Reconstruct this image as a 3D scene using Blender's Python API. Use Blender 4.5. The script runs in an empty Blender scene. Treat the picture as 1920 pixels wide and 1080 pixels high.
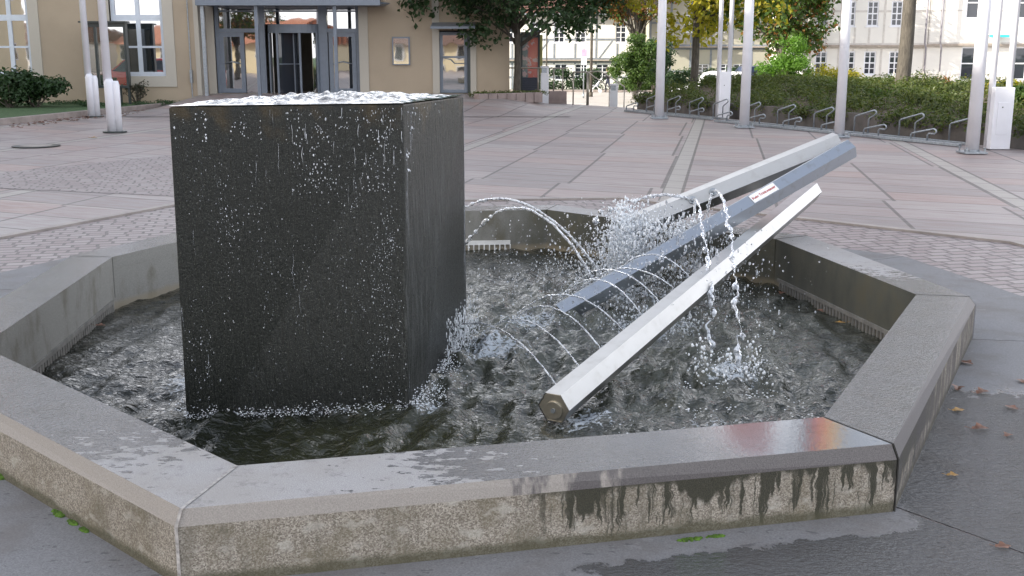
import bpy, bmesh, math, random
import numpy as np
from mathutils import Vector, Matrix, noise as mnoise
R = math.radians
rng = random.Random(7)
nr = np.random.RandomState(11)
S = bpy.context.scene
COL = S.collection

# ------------------------------------------------------------------ camera, world, sun, exposure
FOC, EYE = 2050.0, 1.6
PITCH = math.atan(440 / FOC)
cam_data = bpy.data.cameras.new('camera')
cam = bpy.data.objects.new('camera', cam_data)
COL.objects.link(cam)
cam.location = (0, 0, EYE)
cam.rotation_euler = (math.pi / 2 - PITCH, 0, 0)
cam_data.sensor_width = 36
cam_data.lens = 36 * FOC / 1920
cam_data.clip_end = 3000
cam_data.clip_start = 0.05
S.camera = cam
CLOUD, CLOUD_SHIFT = 14.0, (3.37, 0.3, 0)
SUN = Vector((-0.85, -0.34, 0.40)).normalized()
world = bpy.data.worlds.new('World')
S.world = world
world.use_nodes = True
wn = world.node_tree
sky = wn.nodes.new('ShaderNodeTexSky')
sky.sky_type = 'NISHITA'
sky.sun_disc = False
sky.sun_elevation = math.asin(SUN.z)
sky.sun_rotation = math.atan2(SUN.x, SUN.y)
sky.air_density = 1.0
sky.dust_density = 3.0
sky.ozone_density = 1.0
tcw = wn.nodes.new('ShaderNodeTexCoord'); cmap = wn.nodes.new('ShaderNodeMapping'); cmap.inputs['Scale'].default_value = (1, 1, 2.2); cmap.inputs['Location'].default_value = CLOUD_SHIFT
cno = wn.nodes.new('ShaderNodeTexNoise'); cno.inputs['Scale'].default_value = 2.6; cno.inputs['Detail'].default_value = 7; cno.inputs['Roughness'].default_value = 0.6
crm = wn.nodes.new('ShaderNodeMapRange'); crm.inputs[1].default_value = 0.48; crm.inputs[2].default_value = 0.58; crm.inputs[3].default_value = 0.12; crm.inputs[4].default_value = 0.9
cmx = wn.nodes.new('ShaderNodeMix'); cmx.data_type = 'RGBA'; cmx.inputs[7].default_value = (CLOUD * 1.0, CLOUD * 1.0, CLOUD * 1.04, 1)
wn.links.new(tcw.outputs['Generated'], cmap.inputs[0]); wn.links.new(cmap.outputs[0], cno.inputs['Vector']); csp = wn.nodes.new('ShaderNodeSeparateXYZ'); wn.links.new(tcw.outputs['Generated'], csp.inputs[0])
cm1 = wn.nodes.new('ShaderNodeMath'); cm1.operation = 'MULTIPLY_ADD'; cm1.inputs[1].default_value = -0.33; cm1.inputs[2].default_value = 0.17
wn.links.new(csp.outputs['Z'], cm1.inputs[0])
cm2 = wn.nodes.new('ShaderNodeMath'); cm2.operation = 'ADD'; wn.links.new(cno.outputs[0], cm2.inputs[0]); wn.links.new(cm1.outputs[0], cm2.inputs[1]); wn.links.new(cm2.outputs[0], crm.inputs[0])
wn.links.new(crm.outputs[0], cmx.inputs[0]); wn.links.new(sky.outputs[0], cmx.inputs[6]); wn.links.new(cmx.outputs[2], wn.nodes['Background'].inputs[0])
wn.nodes['Background'].inputs[1].default_value = 0.11
sun_data = bpy.data.lights.new('sun', 'SUN')
sun_data.energy = 5.0
sun_data.angle = R(0.5)
sun_data.color = (1.0, 0.93, 0.80)
sun = bpy.data.objects.new('sun', sun_data)
COL.objects.link(sun)
sun.rotation_euler = SUN.to_track_quat('Z', 'Y').to_euler()
sun.location = (0, 0, 60)
S.view_settings.view_transform = 'Standard'
S.view_settings.look = 'None'
S.view_settings.gamma = 1.0
S.view_settings.exposure = 1.04
S.cycles.max_bounces = 8
S.cycles.transparent_max_bounces = 12
S.cycles.caustics_reflective = False
S.cycles.caustics_refractive = False

# ------------------------------------------------------------------ survey helpers: sight line of the photograph -> point in the place
_c, _s = math.cos(PITCH), math.sin(PITCH)
def ray(px, py):
    a, b = (px - 960) / FOC, (540 - py) / FOC
    return Vector((a, _c + b * _s, -_s + b * _c))
def at(px, py, z=0.0):
    d = ray(px, py)
    return Vector((0, 0, EYE)) + d * ((z - EYE) / d.z)
def atd(px, py, Y):
    d = ray(px, py)
    return Vector((0, 0, EYE)) + d * (Y / d.y)

# ------------------------------------------------------------------ material helper
class Mt:
    def __init__(s, name):
        s.m = bpy.data.materials.new(name); s.m.use_nodes = True
        s.nt = s.m.node_tree; s.b = s.nt.nodes['Principled BSDF']; s.out = s.nt.nodes['Material Output']
        s._pos = None
    def put(s, sock, v):
        if isinstance(v, bpy.types.NodeSocket): s.nt.links.new(v, sock)
        elif isinstance(v, (tuple, list)) and len(v) == 3 and sock.type == 'RGBA': sock.default_value = (*v, 1)
        else: sock.default_value = v
    def node(s, t, ins=None, **props):
        n = s.nt.nodes.new(t)
        for k, v in props.items(): setattr(n, k, v)
        for k, v in (ins or {}).items(): s.put(n.inputs[k], v)
        return n
    @property
    def pos(s):
        if s._pos is None: s._pos = s.node('ShaderNodeNewGeometry').outputs['Position']
        return s._pos
    @property
    def obj(s): return s.node('ShaderNodeTexCoord').outputs['Object']
    def math(s, op, a, b=0.0, c=None, clamp=False):
        n = s.node('ShaderNodeMath', {0: a, 1: b}, operation=op); n.use_clamp = clamp
        if c is not None: s.put(n.inputs[2], c)
        return n.outputs[0]
    def xyz(s, v):
        n = s.node('ShaderNodeSeparateXYZ', {0: v}); return n.outputs
    def comb(s, x, y, z=0.0): return s.node('ShaderNodeCombineXYZ', {0: x, 1: y, 2: z}).outputs[0]
    def scale(s, v, sc): return s.node('ShaderNodeMapping', {'Vector': v, 'Scale': sc}).outputs[0]
    def noise(s, v, sc, det=3.0, ro=0.55, dist=0.0):
        n = s.node('ShaderNodeTexNoise', {'Vector': v, 'Scale': sc, 'Detail': det, 'Roughness': ro, 'Distortion': dist})
        return n.outputs[0]
    def vor(s, v, sc, out='Distance', feature='F1'):
        return s.node('ShaderNodeTexVoronoi', {'Vector': v, 'Scale': sc}, feature=feature).outputs[out]
    def ramp(s, f, stops, interp='LINEAR'):
        n = s.node('ShaderNodeValToRGB', {0: f}); cr = n.color_ramp; cr.interpolation = interp
        while len(cr.elements) < len(stops): cr.elements.new(0.5)
        for e, (p, c) in zip(cr.elements, stops):
            e.position = p; e.color = (c, c, c, 1) if isinstance(c, (int, float)) else (*c, 1)
        return n.outputs[0]
    def mix(s, f, a, b, mode='MIX'):
        n = s.node('ShaderNodeMix', data_type='RGBA', blend_type=mode)
        s.put(n.inputs[0], f); s.put(n.inputs[6], a); s.put(n.inputs[7], b); return n.outputs[2]
    def fmix(s, f, a, b):
        n = s.node('ShaderNodeMix', data_type='FLOAT')
        s.put(n.inputs[0], f); s.put(n.inputs[2], a); s.put(n.inputs[3], b); return n.outputs[0]
    def step(s, v, lo, hi): return s.node('ShaderNodeMapRange', {0: v, 1: lo, 2: hi}, interpolation_type='SMOOTHSTEP').outputs[0]
    def dist(s, p):
        n = s.node('ShaderNodeVectorMath', {0: s.pos, 1: p}, operation='DISTANCE'); return n.outputs['Value']
    def bump(s, h, st=0.3, d=0.01, prev=None):
        n = s.node('ShaderNodeBump', {'Strength': st, 'Distance': d, 'Height': h})
        if prev is not None: s.put(n.inputs['Normal'], prev)
        return n.outputs[0]
    def set(s, **kw):
        names = dict(col='Base Color', rough='Roughness', metal='Metallic', ior='IOR', nrm='Normal', trans='Transmission Weight',
                     spec='Specular IOR Level', coat='Coat Weight', coatr='Coat Roughness', alpha='Alpha', sss='Subsurface Weight', emit='Emission Color', es='Emission Strength')
        for k, v in kw.items(): s.put(s.b.inputs[names[k]], v)
        return s.m

def simple(name, col, rough=0.6, metal=0.0, var=0.12, sc=6.0, bump=0.0, bsc=60.0, **kw):
    m = Mt(name); o = m.obj
    n = m.noise(o, sc, 4)
    dk = tuple(c * (1 - var) for c in col); lt = tuple(min(1, c * (1 + var)) for c in col)
    m.set(col=m.ramp(n, [(0.3, dk), (0.7, lt)]), rough=rough, metal=metal, **kw)
    if bump: m.set(nrm=m.bump(m.noise(o, bsc, 4), bump, 0.01))
    return m.m

# ------------------------------------------------------------------ mesh helpers
class MB:
    def __init__(s): s.v = []; s.f = []; s.mi = []; s.cur = 0
    def face(s, pts):
        i = len(s.v); s.v += [tuple(p) for p in pts]; s.f.append(tuple(range(i, i + len(pts)))); s.mi.append(s.cur); return s
    def add(s, vs, fs):
        i = len(s.v); s.v += [tuple(v) for v in vs]
        for f in fs: s.f.append(tuple(i + k for k in f)); s.mi.append(s.cur)
        return s
    def box(s, x0, x1, y0, y1, z0, z1):
        v = [(x0, y0, z0), (x1, y0, z0), (x1, y1, z0), (x0, y1, z0), (x0, y0, z1), (x1, y0, z1), (x1, y1, z1), (x0, y1, z1)]
        return s.add(v, [(3, 2, 1, 0), (4, 5, 6, 7), (0, 1, 5, 4), (1, 2, 6, 5), (2, 3, 7, 6), (3, 0, 4, 7)])
    def bar(s, a, b, w, h=None, up=(0, 0, 1)):
        a, b = Vector(a), Vector(b); h = h or w; d = (b - a).normalized(); u = Vector(up)
        if abs(d.dot(u)) > 0.98: u = Vector((1, 0, 0))
        x = d.cross(u).normalized(); z = x.cross(d).normalized(); v = []
        for p in (a, b):
            for i, j in ((-1, -1), (1, -1), (1, 1), (-1, 1)): v.append(p + x * i * w / 2 + z * j * h / 2)
        return s.add(v, [(0, 1, 2, 3), (7, 6, 5, 4), (0, 4, 5, 1), (1, 5, 6, 2), (2, 6, 7, 3), (3, 7, 4, 0)])
    def tube(s, pts, rad, n=8, caps=True, rot=0.0, up=(0, 0, 1)):
        pts = [Vector(p) for p in pts]; rs = rad if isinstance(rad, (list, tuple)) else [rad] * len(pts)
        i0 = len(s.v); prev = None
        for k, p in enumerate(pts):
            d = (pts[min(k + 1, len(pts) - 1)] - pts[max(k - 1, 0)]).normalized()
            if prev is None:
                u = Vector(up)
                if abs(d.dot(u)) > 0.98: u = Vector((0, 1, 0))
                x = d.cross(u).normalized()
            else: x = (prev - d * prev.dot(d)).normalized()
            prev = x; y = x.cross(d)
            for j in range(n):
                a = rot + 2 * math.pi * j / n
                s.v.append(tuple(p + (x * math.cos(a) + y * math.sin(a)) * rs[k]))
        for k in range(len(pts) - 1):
            for j in range(n):
                a = i0 + k * n + j; b = i0 + k * n + (j + 1) % n
                s.f.append((a, b, b + n, a + n)); s.mi.append(s.cur)
        if caps:
            s.f.append(tuple(i0 + j for j in range(n))[::-1]); s.f.append(tuple(i0 + (len(pts) - 1) * n + j for j in range(n))); s.mi += [s.cur] * 2
        return s
    def prism(s, poly, z0, z1, top=True, bottom=True):
        n = len(poly)
        v = [(p[0], p[1], z0) for p in poly] + [(p[0], p[1], z1) for p in poly]
        f = [(i, (i + 1) % n, n + (i + 1) % n, n + i) for i in range(n)]
        if top: f.append(tuple(range(n, 2 * n)))
        if bottom: f.append(tuple(range(n))[::-1])
        return s.add(v, f)
    def ball(s, c, r, sx=1, sy=1, sz=1, seg=6, ring=4):
        vs = [(c[0], c[1], c[2] + r * sz)]
        for i in range(1, ring):
            t = math.pi * i / ring
            for j in range(seg):
                a = 2 * math.pi * j / seg
                vs.append((c[0] + r * sx * math.sin(t) * math.cos(a), c[1] + r * sy * math.sin(t) * math.sin(a), c[2] + r * sz * math.cos(t)))
        vs.append((c[0], c[1], c[2] - r * sz)); fs = []
        for j in range(seg): fs.append((0, 1 + j, 1 + (j + 1) % seg))
        for i in range(ring - 2):
            for j in range(seg):
                a = 1 + i * seg + j; b = 1 + i * seg + (j + 1) % seg; fs.append((a, a + seg, b + seg, b))
        l = len(vs) - 1; o = 1 + (ring - 2) * seg
        for j in range(seg): fs.append((l, o + (j + 1) % seg, o + j))
        return s.add(vs, fs)
    def build(s, name, mat, parent=None, smooth=False, bevel=0.0, loc=None, rotz=0.0, subsurf=0):
        me = bpy.data.meshes.new(name); me.from_pydata(s.v, [], s.f)
        mats = mat if isinstance(mat, (list, tuple)) else [mat]
        for m in mats: me.materials.append(m)
        if len(mats) > 1: me.polygons.foreach_set('material_index', s.mi)
        if smooth: me.polygons.foreach_set('use_smooth', [True] * len(me.polygons))
        me.update()
        o = bpy.data.objects.new(name, me); COL.objects.link(o)
        if parent is not None: o.parent = parent
        if loc is not None: o.location = loc
        o.rotation_euler.z = rotz
        if bevel:
            b = o.modifiers.new('bevel', 'BEVEL'); b.width = bevel; b.segments = 2; b.limit_method = 'ANGLE'; b.angle_limit = R(30)
        if subsurf:
            q = o.modifiers.new('sub', 'SUBSURF'); q.levels = subsurf; q.render_levels = subsurf
        return o

def tag(o, label=None, cat=None, group=None, kind=None):
    if label: o['label'] = label
    if cat: o['category'] = cat
    if group: o['group'] = group
    if kind: o['kind'] = kind
    return o
def thing(name, label, cat, loc=(0, 0, 0), rz=0.0, group=None):
    o = bpy.data.objects.new(name, None); COL.objects.link(o); o.location = loc; o.rotation_euler.z = rz
    o.empty_display_size = 0.2
    return tag(o, label, cat, group)
KIDS = {}
def copy_tree(o, parent=None):
    c = o.copy(); COL.objects.link(c)
    if parent is not None: c.parent = parent
    for ch in [x for x in COL.objects if x.parent == o]: copy_tree(ch, c)
    return c

# ------------------------------------------------------------------ materials
def wet_mask(m):
    """dry islands of the rim and apron; everything else is wetted by the spray"""
    n = m.noise(m.scale(m.pos, (1, 2.0, 1)), 15, 4, 0.6)
    nn = m.math('MULTIPLY', m.math('SUBTRACT', n, 0.5), 1.9)
    d1 = m.math('SUBTRACT', m.dist((-0.84, 3.18, 0.2)), m.math('ADD', nn, 0.66))
    d2 = m.math('SUBTRACT', m.dist((2.55, 7.7, 0.2)), m.math('ADD', nn, 0.9))
    d3 = m.math('SUBTRACT', m.dist((0.9, 9.5, 0.2)), m.math('ADD', nn, 0.9))
    d = m.math('MINIMUM', m.math('MINIMUM', d1, d2), d3)
    return m.step(d, -0.03, 0.05)

def mat_rim_top():
    m = Mt('rim_concrete'); p = m.pos
    sp = m.noise(p, 260, 2, 0.7); big = m.noise(p, 5, 4)
    dry = m.ramp(sp, [(0.3, (0.25, 0.245, 0.25)), (0.55, (0.38, 0.375, 0.375)), (0.75, (0.52, 0.51, 0.50))])
    dry = m.mix(m.step(big, 0.35, 0.7), dry, m.mix(0.35, dry, (0.30, 0.28, 0.25)))
    gr_ = m.noise(p, 19, 5, 0.7); dry = m.mix(m.math('MULTIPLY', m.step(gr_, 0.52, 0.70), 0.45), dry, (0.17, 0.165, 0.16))
    wetc = m.mix(1.0, dry, (0.44, 0.445, 0.455), 'MULTIPLY')
    w = wet_mask(m)
    xx_, yy_, zz_ = m.xyz(p)
    onfront = m.math('GREATER_THAN', m.math('ADD', m.math('MULTIPLY', m.math('SUBTRACT', xx_, 1.1975), -0.8724), m.math('MULTIPLY', m.math('SUBTRACT', yy_, 3.9990), -0.4887)), 0.0)
    near_ = m.math('MULTIPLY', onfront, m.step(m.dist((1.25, 3.85, .235)), 0.9, 0.4))
    calm = m.fmix(near_, 1.0, 0.05)
    film = m.math('MULTIPLY', m.noise(m.scale(p, (1, 1.6, 1)), 55, 3, 0.65), calm)
    h = m.bump(sp, 0.25, 0.002)
    hw = m.bump(film, 1.0, 0.009)
    nrm = m.node('ShaderNodeMix', data_type='VECTOR'); m.put(nrm.inputs[0], w); m.put(nrm.inputs[4], h); m.put(nrm.inputs[5], hw)
    m.set(col=m.mix(w, dry, wetc), rough=m.fmix(w, 0.8, m.fmix(near_, 0.06, 0.008)), spec=m.fmix(w, 0.3, 0.8), nrm=nrm.outputs[1])
    return m.m
def mat_rim_side():
    m = Mt('rim_side_aggregate'); p = m.pos; x, y, z = m.xyz(p)
    sp = m.vor(p, 230, 'Color'); spg = m.math('MULTIPLY', m.xyz(sp)[0], 1.0)
    fine = m.noise(p, 300, 2, 0.7)
    base = m.ramp(m.math('ADD', m.math('MULTIPLY', spg, 0.5), m.math('MULTIPLY', fine, 0.5)), [(0.25, (0.14, 0.122, 0.10)), (0.5, (0.265, 0.237, 0.195)), (0.78, (0.46, 0.425, 0.365))])
    blot = m.noise(p, 6, 4)
    base = m.mix(m.step(blot, 0.42, 0.7), base, m.mix(0.6, base, (0.15, 0.13, 0.085)))
    pale = m.noise(m.scale(p, (1, 1, 1.6)), 11, 4, 0.65); base = m.mix(m.math('MULTIPLY', m.step(pale, 0.54, 0.66), 0.55), base, (0.44, 0.42, 0.37))
    grime = m.noise(m.scale(p, (1, 1, 0.15)), 10, 4, 0.65); base = m.mix(m.math('MULTIPLY', m.step(grime, 0.5, 0.7), 0.5), base, (0.12, 0.11, 0.085))
    pk = m.step(m.dist((0.27, 3.2, 0.07)), 0.09, 0.03)
    base = m.mix(m.math('MULTIPLY', pk, 0.45), base, (0.42, 0.2, 0.19))
    # algae runs below the overflowing edge
    along = m.math('ADD', m.math('MULTIPLY', x, 1.0), m.math('MULTIPLY', y, -0.4))
    wob = m.math('MULTIPLY', m.math('SUBTRACT', m.noise(p, 22, 3), 0.5), 0.035)
    aw_ = m.math('ADD', along, wob)
    thin = m.noise(m.comb(aw_, 0.0, m.math('MULTIPLY', z, 0.03)), 26, 4, 0.7)
    depth = m.noise(m.comb(aw_, 3.0, 0.0), 13, 4, 0.7)      # how far each run reaches down
    broad = m.noise(m.comb(aw_, 7.0, 0.0), 5.5, 3, 0.6)
    zz_ = m.math('ADD', z, m.math('MULTIPLY', m.math('SUBTRACT', m.noise(p, 40, 3), 0.5), 0.02))
    reach = m.math('SUBTRACT', zz_, m.fmix(m.step(depth, 0.35, 0.62), 0.14, -0.02))
    s1 = m.math('MULTIPLY', m.step(thin, 0.47, 0.54), m.step(reach, -0.005, 0.01))
    s2 = m.step(m.math('SUBTRACT', zz_, m.fmix(m.step(broad, 0.40, 0.68), 0.165, 0.03)), -0.010, 0.018)
    streak = m.math('MAXIMUM', s1, s2)
    zone = m.step(m.math('ADD', x, m.math('MULTIPLY', m.math('SUBTRACT', m.noise(p, 9, 2), 0.5), 0.4)), 0.02, 0.22)
    zone = m.math('MULTIPLY', zone, m.step(y, 5.0, 4.2))
    st = m.math('MULTIPLY', streak, zone)
    col = m.mix(m.math('MULTIPLY', st, 0.97), base, m.ramp(fine, [(0.3, (0.010, 0.011, 0.006)), (0.7, (0.05, 0.048, 0.028))]))
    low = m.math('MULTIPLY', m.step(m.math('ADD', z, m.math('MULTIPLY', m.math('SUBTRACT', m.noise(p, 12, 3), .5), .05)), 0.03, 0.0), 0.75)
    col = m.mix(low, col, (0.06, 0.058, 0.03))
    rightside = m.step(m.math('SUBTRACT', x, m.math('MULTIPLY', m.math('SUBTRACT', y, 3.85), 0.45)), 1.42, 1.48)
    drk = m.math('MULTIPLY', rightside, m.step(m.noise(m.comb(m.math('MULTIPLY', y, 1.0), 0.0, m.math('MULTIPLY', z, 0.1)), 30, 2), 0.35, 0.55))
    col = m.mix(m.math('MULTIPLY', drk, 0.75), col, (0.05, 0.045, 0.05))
    m.set(col=col, rough=m.fmix(st, 0.85, 0.45), nrm=m.bump(m.math('ADD', spg, fine), 0.5, 0.003))
    return m.m
def mat_chamfer():
    m = Mt('rim_chamfer'); p = m.pos; x, y, z = m.xyz(p)
    fine = m.noise(p, 260, 2, 0.7)
    base = m.ramp(fine, [(0.3, (0.25, 0.23, 0.21)), (0.7, (0.38, 0.355, 0.325))])
    n = m.noise(m.scale(p, (1, 1, 0.3)), 13, 4, 0.6)
    damp = m.step(m.math('ADD', x, m.math('MULTIPLY', m.math('SUBTRACT', n, 0.5), 1.7)), 0.05, 0.30)
    col = m.mix(damp, base, m.ramp(fine, [(0.3, (0.06, 0.055, 0.058)), (0.7, (0.14, 0.13, 0.13))]))
    m.set(col=col, rough=m.fmix(damp, 0.8, 0.35), nrm=m.bump(fine, 0.3, 0.002))
    return m.m
def mat_pool_wall():
    m = Mt('pool_wall'); p = m.pos; x, y, z = m.xyz(p)
    fine = m.noise(p, 180, 2, 0.7); big = m.noise(m.scale(p, (1, 1, 0.5)), 5, 5, 0.6)
    base = m.ramp(fine, [(0.3, (0.20, 0.20, 0.185)), (0.7, (0.34, 0.335, 0.31))])
    wetd = m.step(m.math('ADD', x, m.math('MULTIPLY', m.math('SUBTRACT', big, 0.5), 2.0)), -0.9, 0.6)
    col = m.mix(m.math('MULTIPLY', wetd, 0.82), base, m.ramp(big, [(0.35, (0.022, 0.026, 0.018)), (0.7, (0.09, 0.088, 0.062))]))
    col = m.mix(m.math('MULTIPLY', m.step(big, 0.5, 0.72), 0.6), col, (0.10, 0.085, 0.05))
    lime = m.step(m.math('ADD', z, m.math('MULTIPLY', m.math('SUBTRACT', big, 0.5), 0.06)), -0.055, -0.10)
    col = m.mix(m.math('MULTIPLY', lime, 0.6), col, (0.30, 0.25, 0.17))
    m.set(col=col, rough=m.fmix(wetd, 0.7, 0.35), nrm=m.bump(fine, 0.25, 0.003)); return m.m
def mat_plaza():
    """large pink and grey slabs, laid in a skewed grid; light strips run across it"""
    m = Mt('plaza_slabs'); p = m.pos; x, y, z = m.xyz(p)
    ua, va = R(79.2), R(-25.5)
    # position = a*U + b*V
    det = math.cos(ua) * math.sin(va) - math.sin(ua) * math.cos(va)
    a = m.math('ADD', m.math('MULTIPLY', x, math.sin(va) / det), m.math('MULTIPLY', y, -math.cos(va) / det))
    b = m.math('ADD', m.math('MULTIPLY', x, -math.sin(ua) / det), m.math('MULTIPLY', y, math.cos(ua) / det))
    # a runs along the strips, b across; a strip sits every 3.84 m
    off = 0.70
    bb = m.math('ADD', b, off)
    per = 3.93
    fr = m.math('MULTIPLY', m.math('FRACT', m.math('DIVIDE', bb, per)), per)
    bay = m.math('FLOOR', m.math('DIVIDE', bb, per))
    SW = 0.25
    instrip = m.math('LESS_THAN', fr, SW)
    u = m.math('DIVIDE', m.math('SUBTRACT', fr, SW), (per - SW) / 3)
    band = m.math('FLOOR', m.math('DIVIDE', a, 4.4))
    u2 = m.math('ADD', u, m.math('MULTIPLY', m.math('FRACT', m.math('MULTIPLY', band, 0.37)), 0.16))
    ju = m.math('MULTIPLY', m.math('SUBTRACT', 0.5, m.math('ABSOLUTE', m.math('SUBTRACT', m.math('FRACT', u2), 0.5))), 1.22)
    jst = m.math('MINIMUM', m.math('ABSOLUTE', fr), m.math('ABSOLUTE', m.math('SUBTRACT', fr, SW)))
    row = m.math('DIVIDE', a, 0.74)
    jr = m.math('MULTIPLY', m.math('SUBTRACT', 0.5, m.math('ABSOLUTE', m.math('SUBTRACT', m.math('FRACT', row), 0.5))), 0.74)
    frb = m.math('MULTIPLY', m.math('FRACT', m.math('DIVIDE', a, 4.4)), 4.4)
    jm = m.math('MINIMUM', jst, m.math('ADD', ju, m.math('MULTIPLY', instrip, 1.0)))
    vis = m.noise(m.comb(m.math('MULTIPLY', b, 0.25), m.math('FLOOR', row)), 3.1, 1)
    j_l = m.step(jm, 0.026, 0.014)
    j_r = m.math('MULTIPLY', m.step(jr, 0.022, 0.008), m.step(vis, 0.05, 0.45))
    joint = m.math('MAXIMUM', j_l, j_r)
    cell = m.comb(m.math('FLOOR', u2), m.math('FLOOR', row), bay)
    wn_ = m.node('ShaderNodeTexWhiteNoise', {'Vector': cell}, noise_dimensions='3D')
    rnd, rcol = wn_.outputs['Value'], m.xyz(wn_.outputs['Color'])
    base = m.ramp(rnd, [(0.0, (0.20, 0.178, 0.178)), (0.25, (0.26, 0.222, 0.218)), (0.5, (0.30, 0.25, 0.243)), (0.72, (0.31, 0.285, 0.28)), (0.9, (0.31, 0.225, 0.205))])
    streak = m.noise(m.comb(m.math('MULTIPLY', b, 0.9), m.math('MULTIPLY', a, 5)), 2.2, 5, 0.62)
    base = m.mix(m.math('MULTIPLY', m.step(streak, 0.45, 0.70), 0.5), base, (0.27, 0.17, 0.155))
    base = m.mix(m.math('MULTIPLY', m.step(streak, 0.5, 0.2), 0.45), base, (0.24, 0.225, 0.225))
    base = m.mix(m.math('MULTIPLY', instrip, 0.9), base, (0.335, 0.315, 0.285))
    lb = m.math('MULTIPLY', m.step(frb, 0.10, 0.08), m.step(m.noise(m.comb(b, band), 0.45, 1), 0.36, 0.5))
    base = m.mix(m.math('MULTIPLY', lb, 0.6), base, (0.40, 0.36, 0.33))
    fine = m.noise(p, 120, 3, 0.7)
    base = m.mix(0.25, base, m.ramp(fine, [(0.3, (0.12, 0.11, 0.11)), (0.7, (0.42, 0.38, 0.37))]))
    col = m.mix(m.math('MULTIPLY', joint, 0.82), base, (0.06, 0.055, 0.052))
    h = m.math('SUBTRACT', m.math('MULTIPLY', fine, 0.15), joint)
    m.set(col=col, rough=m.ramp(streak, [(0.3, 0.42), (0.7, 0.62)]), nrm=m.bump(h, 0.5, 0.004)); return m.m
def mat_cobble():
    m = Mt('cobble_setts'); p = m.pos
    mp = m.node('ShaderNodeMapping', {'Vector': p, 'Rotation': (0, 0, R(-14))}).outputs[0]
    wv = m.node('ShaderNodeTexNoise', {'Vector': p, 'Scale': 3.5, 'Detail': 2}).outputs['Color']
    mp = m.mix(0.045, mp, wv, 'ADD')
    br = m.node('ShaderNodeTexBrick', {'Vector': mp, 'Color1': (0.20, 0.155, 0.155, 1), 'Color2': (0.30, 0.26, 0.26, 1), 'Mortar': (0.045, 0.036, 0.036, 1),
                'Scale': 1.0, 'Mortar Size': 0.016, 'Mortar Smooth': 0.4, 'Bias': 0.0, 'Brick Width': 0.20, 'Row Height': 0.125})
    br.offset = 0.43; br.squash_frequency = 3; br.squash = 0.8
    fine = m.noise(p, 90, 3)
    col = m.mix(0.25, br.outputs[0], m.ramp(fine, [(0.3, (0.14, 0.12, 0.12)), (0.7, (0.46, 0.42, 0.41))]))
    h = m.math('ADD', m.math('SUBTRACT', 1.0, br.outputs[1]), m.math('MULTIPLY', m.noise(p, 22, 2), 0.35))
    m.set(col=col, rough=0.5, nrm=m.bump(h, 0.7, 0.012)); return m.m
def mat_apron():
    m = Mt('apron_concrete'); p = m.pos; x, y, z = m.xyz(p)
    fine = m.noise(p, 170, 3, 0.7); big = m.noise(p, 3, 5)
    dry = m.ramp(fine, [(0.3, (0.15, 0.153, 0.16)), (0.7, (0.26, 0.262, 0.27))])
    dry = m.mix(m.math('MULTIPLY', m.step(big, 0.45, 0.7), 0.5), dry, (0.145, 0.13, 0.12))
    spots = m.vor(p, 7.0); dry = m.mix(m.math('MULTIPLY', m.step(m.math('ADD', spots, m.math('MULTIPLY', fine, .25)), 0.20, 0.12), 0.6), dry, (0.10, 0.10, 0.10))
    chalk = m.noise(m.scale(p, (1, 1.3, 1)), 8, 5, 0.7); dry = m.mix(m.math('MULTIPLY', m.step(chalk, 0.60, 0.70), 0.4), dry, (0.33, 0.33, 0.34))
    n = m.math('MULTIPLY', m.math('SUBTRACT', m.noise(p, 10, 5, 0.65), 0.5), 0.8)
    # spray falls to the lee of the rim on the near right side
    d = m.math('ADD', m.math('SUBTRACT', m.dist((2.1, 3.3, 0.0)), 1.85), n)
    d = m.math('MAXIMUM', d, m.math('ADD', m.math('SUBTRACT', m.math('ADD', m.math('MULTIPLY', x, 0.25), 2.92), y), -0.06) if False else d)
    wet = m.step(d, 0.06, -0.04)
    # dry fringe sheltered directly under the front wall
    sh = m.math('SUBTRACT', y, m.math('ADD', m.math('MULTIPLY', x, 0.238), 3.345 - 0.14))
    sh = m.math('ADD', sh, m.math('MULTIPLY', n, 0.20))
    fringe = m.math('MULTIPLY', m.step(sh, -0.005, 0.015), m.step(x, 1.47, 1.36))
    wet = m.math('MULTIPLY', wet, m.math('SUBTRACT', 1.0, fringe))
    wetc = m.mix(1.0, dry, (0.40, 0.405, 0.415), 'MULTIPLY')
    drops = m.step(m.noise(m.scale(p, (1, 2, 1)), 16, 3), 0.64, 0.68)
    wall = m.math('MULTIPLY', drops, 0.6)
    w2 = m.math('MAXIMUM', wet, m.math('MULTIPLY', wall, m.step(y, 6.0, 4.0)))
    rip = m.noise(m.scale(p, (1, 1.5, 1)), 38, 4, 0.7)
    hd = m.bump(fine, 0.3, 0.002); hw = m.bump(rip, 1.0, 0.018)
    nrm = m.node('ShaderNodeMix', data_type='VECTOR'); m.put(nrm.inputs[0], wet); m.put(nrm.inputs[4], hd); m.put(nrm.inputs[5], hw)
    m.set(col=m.mix(w2, dry, wetc), rough=m.fmix(wet, 0.7, 0.08), spec=m.fmix(wet, 0.25, 0.75), nrm=nrm.outputs[1]); return m.m
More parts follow.
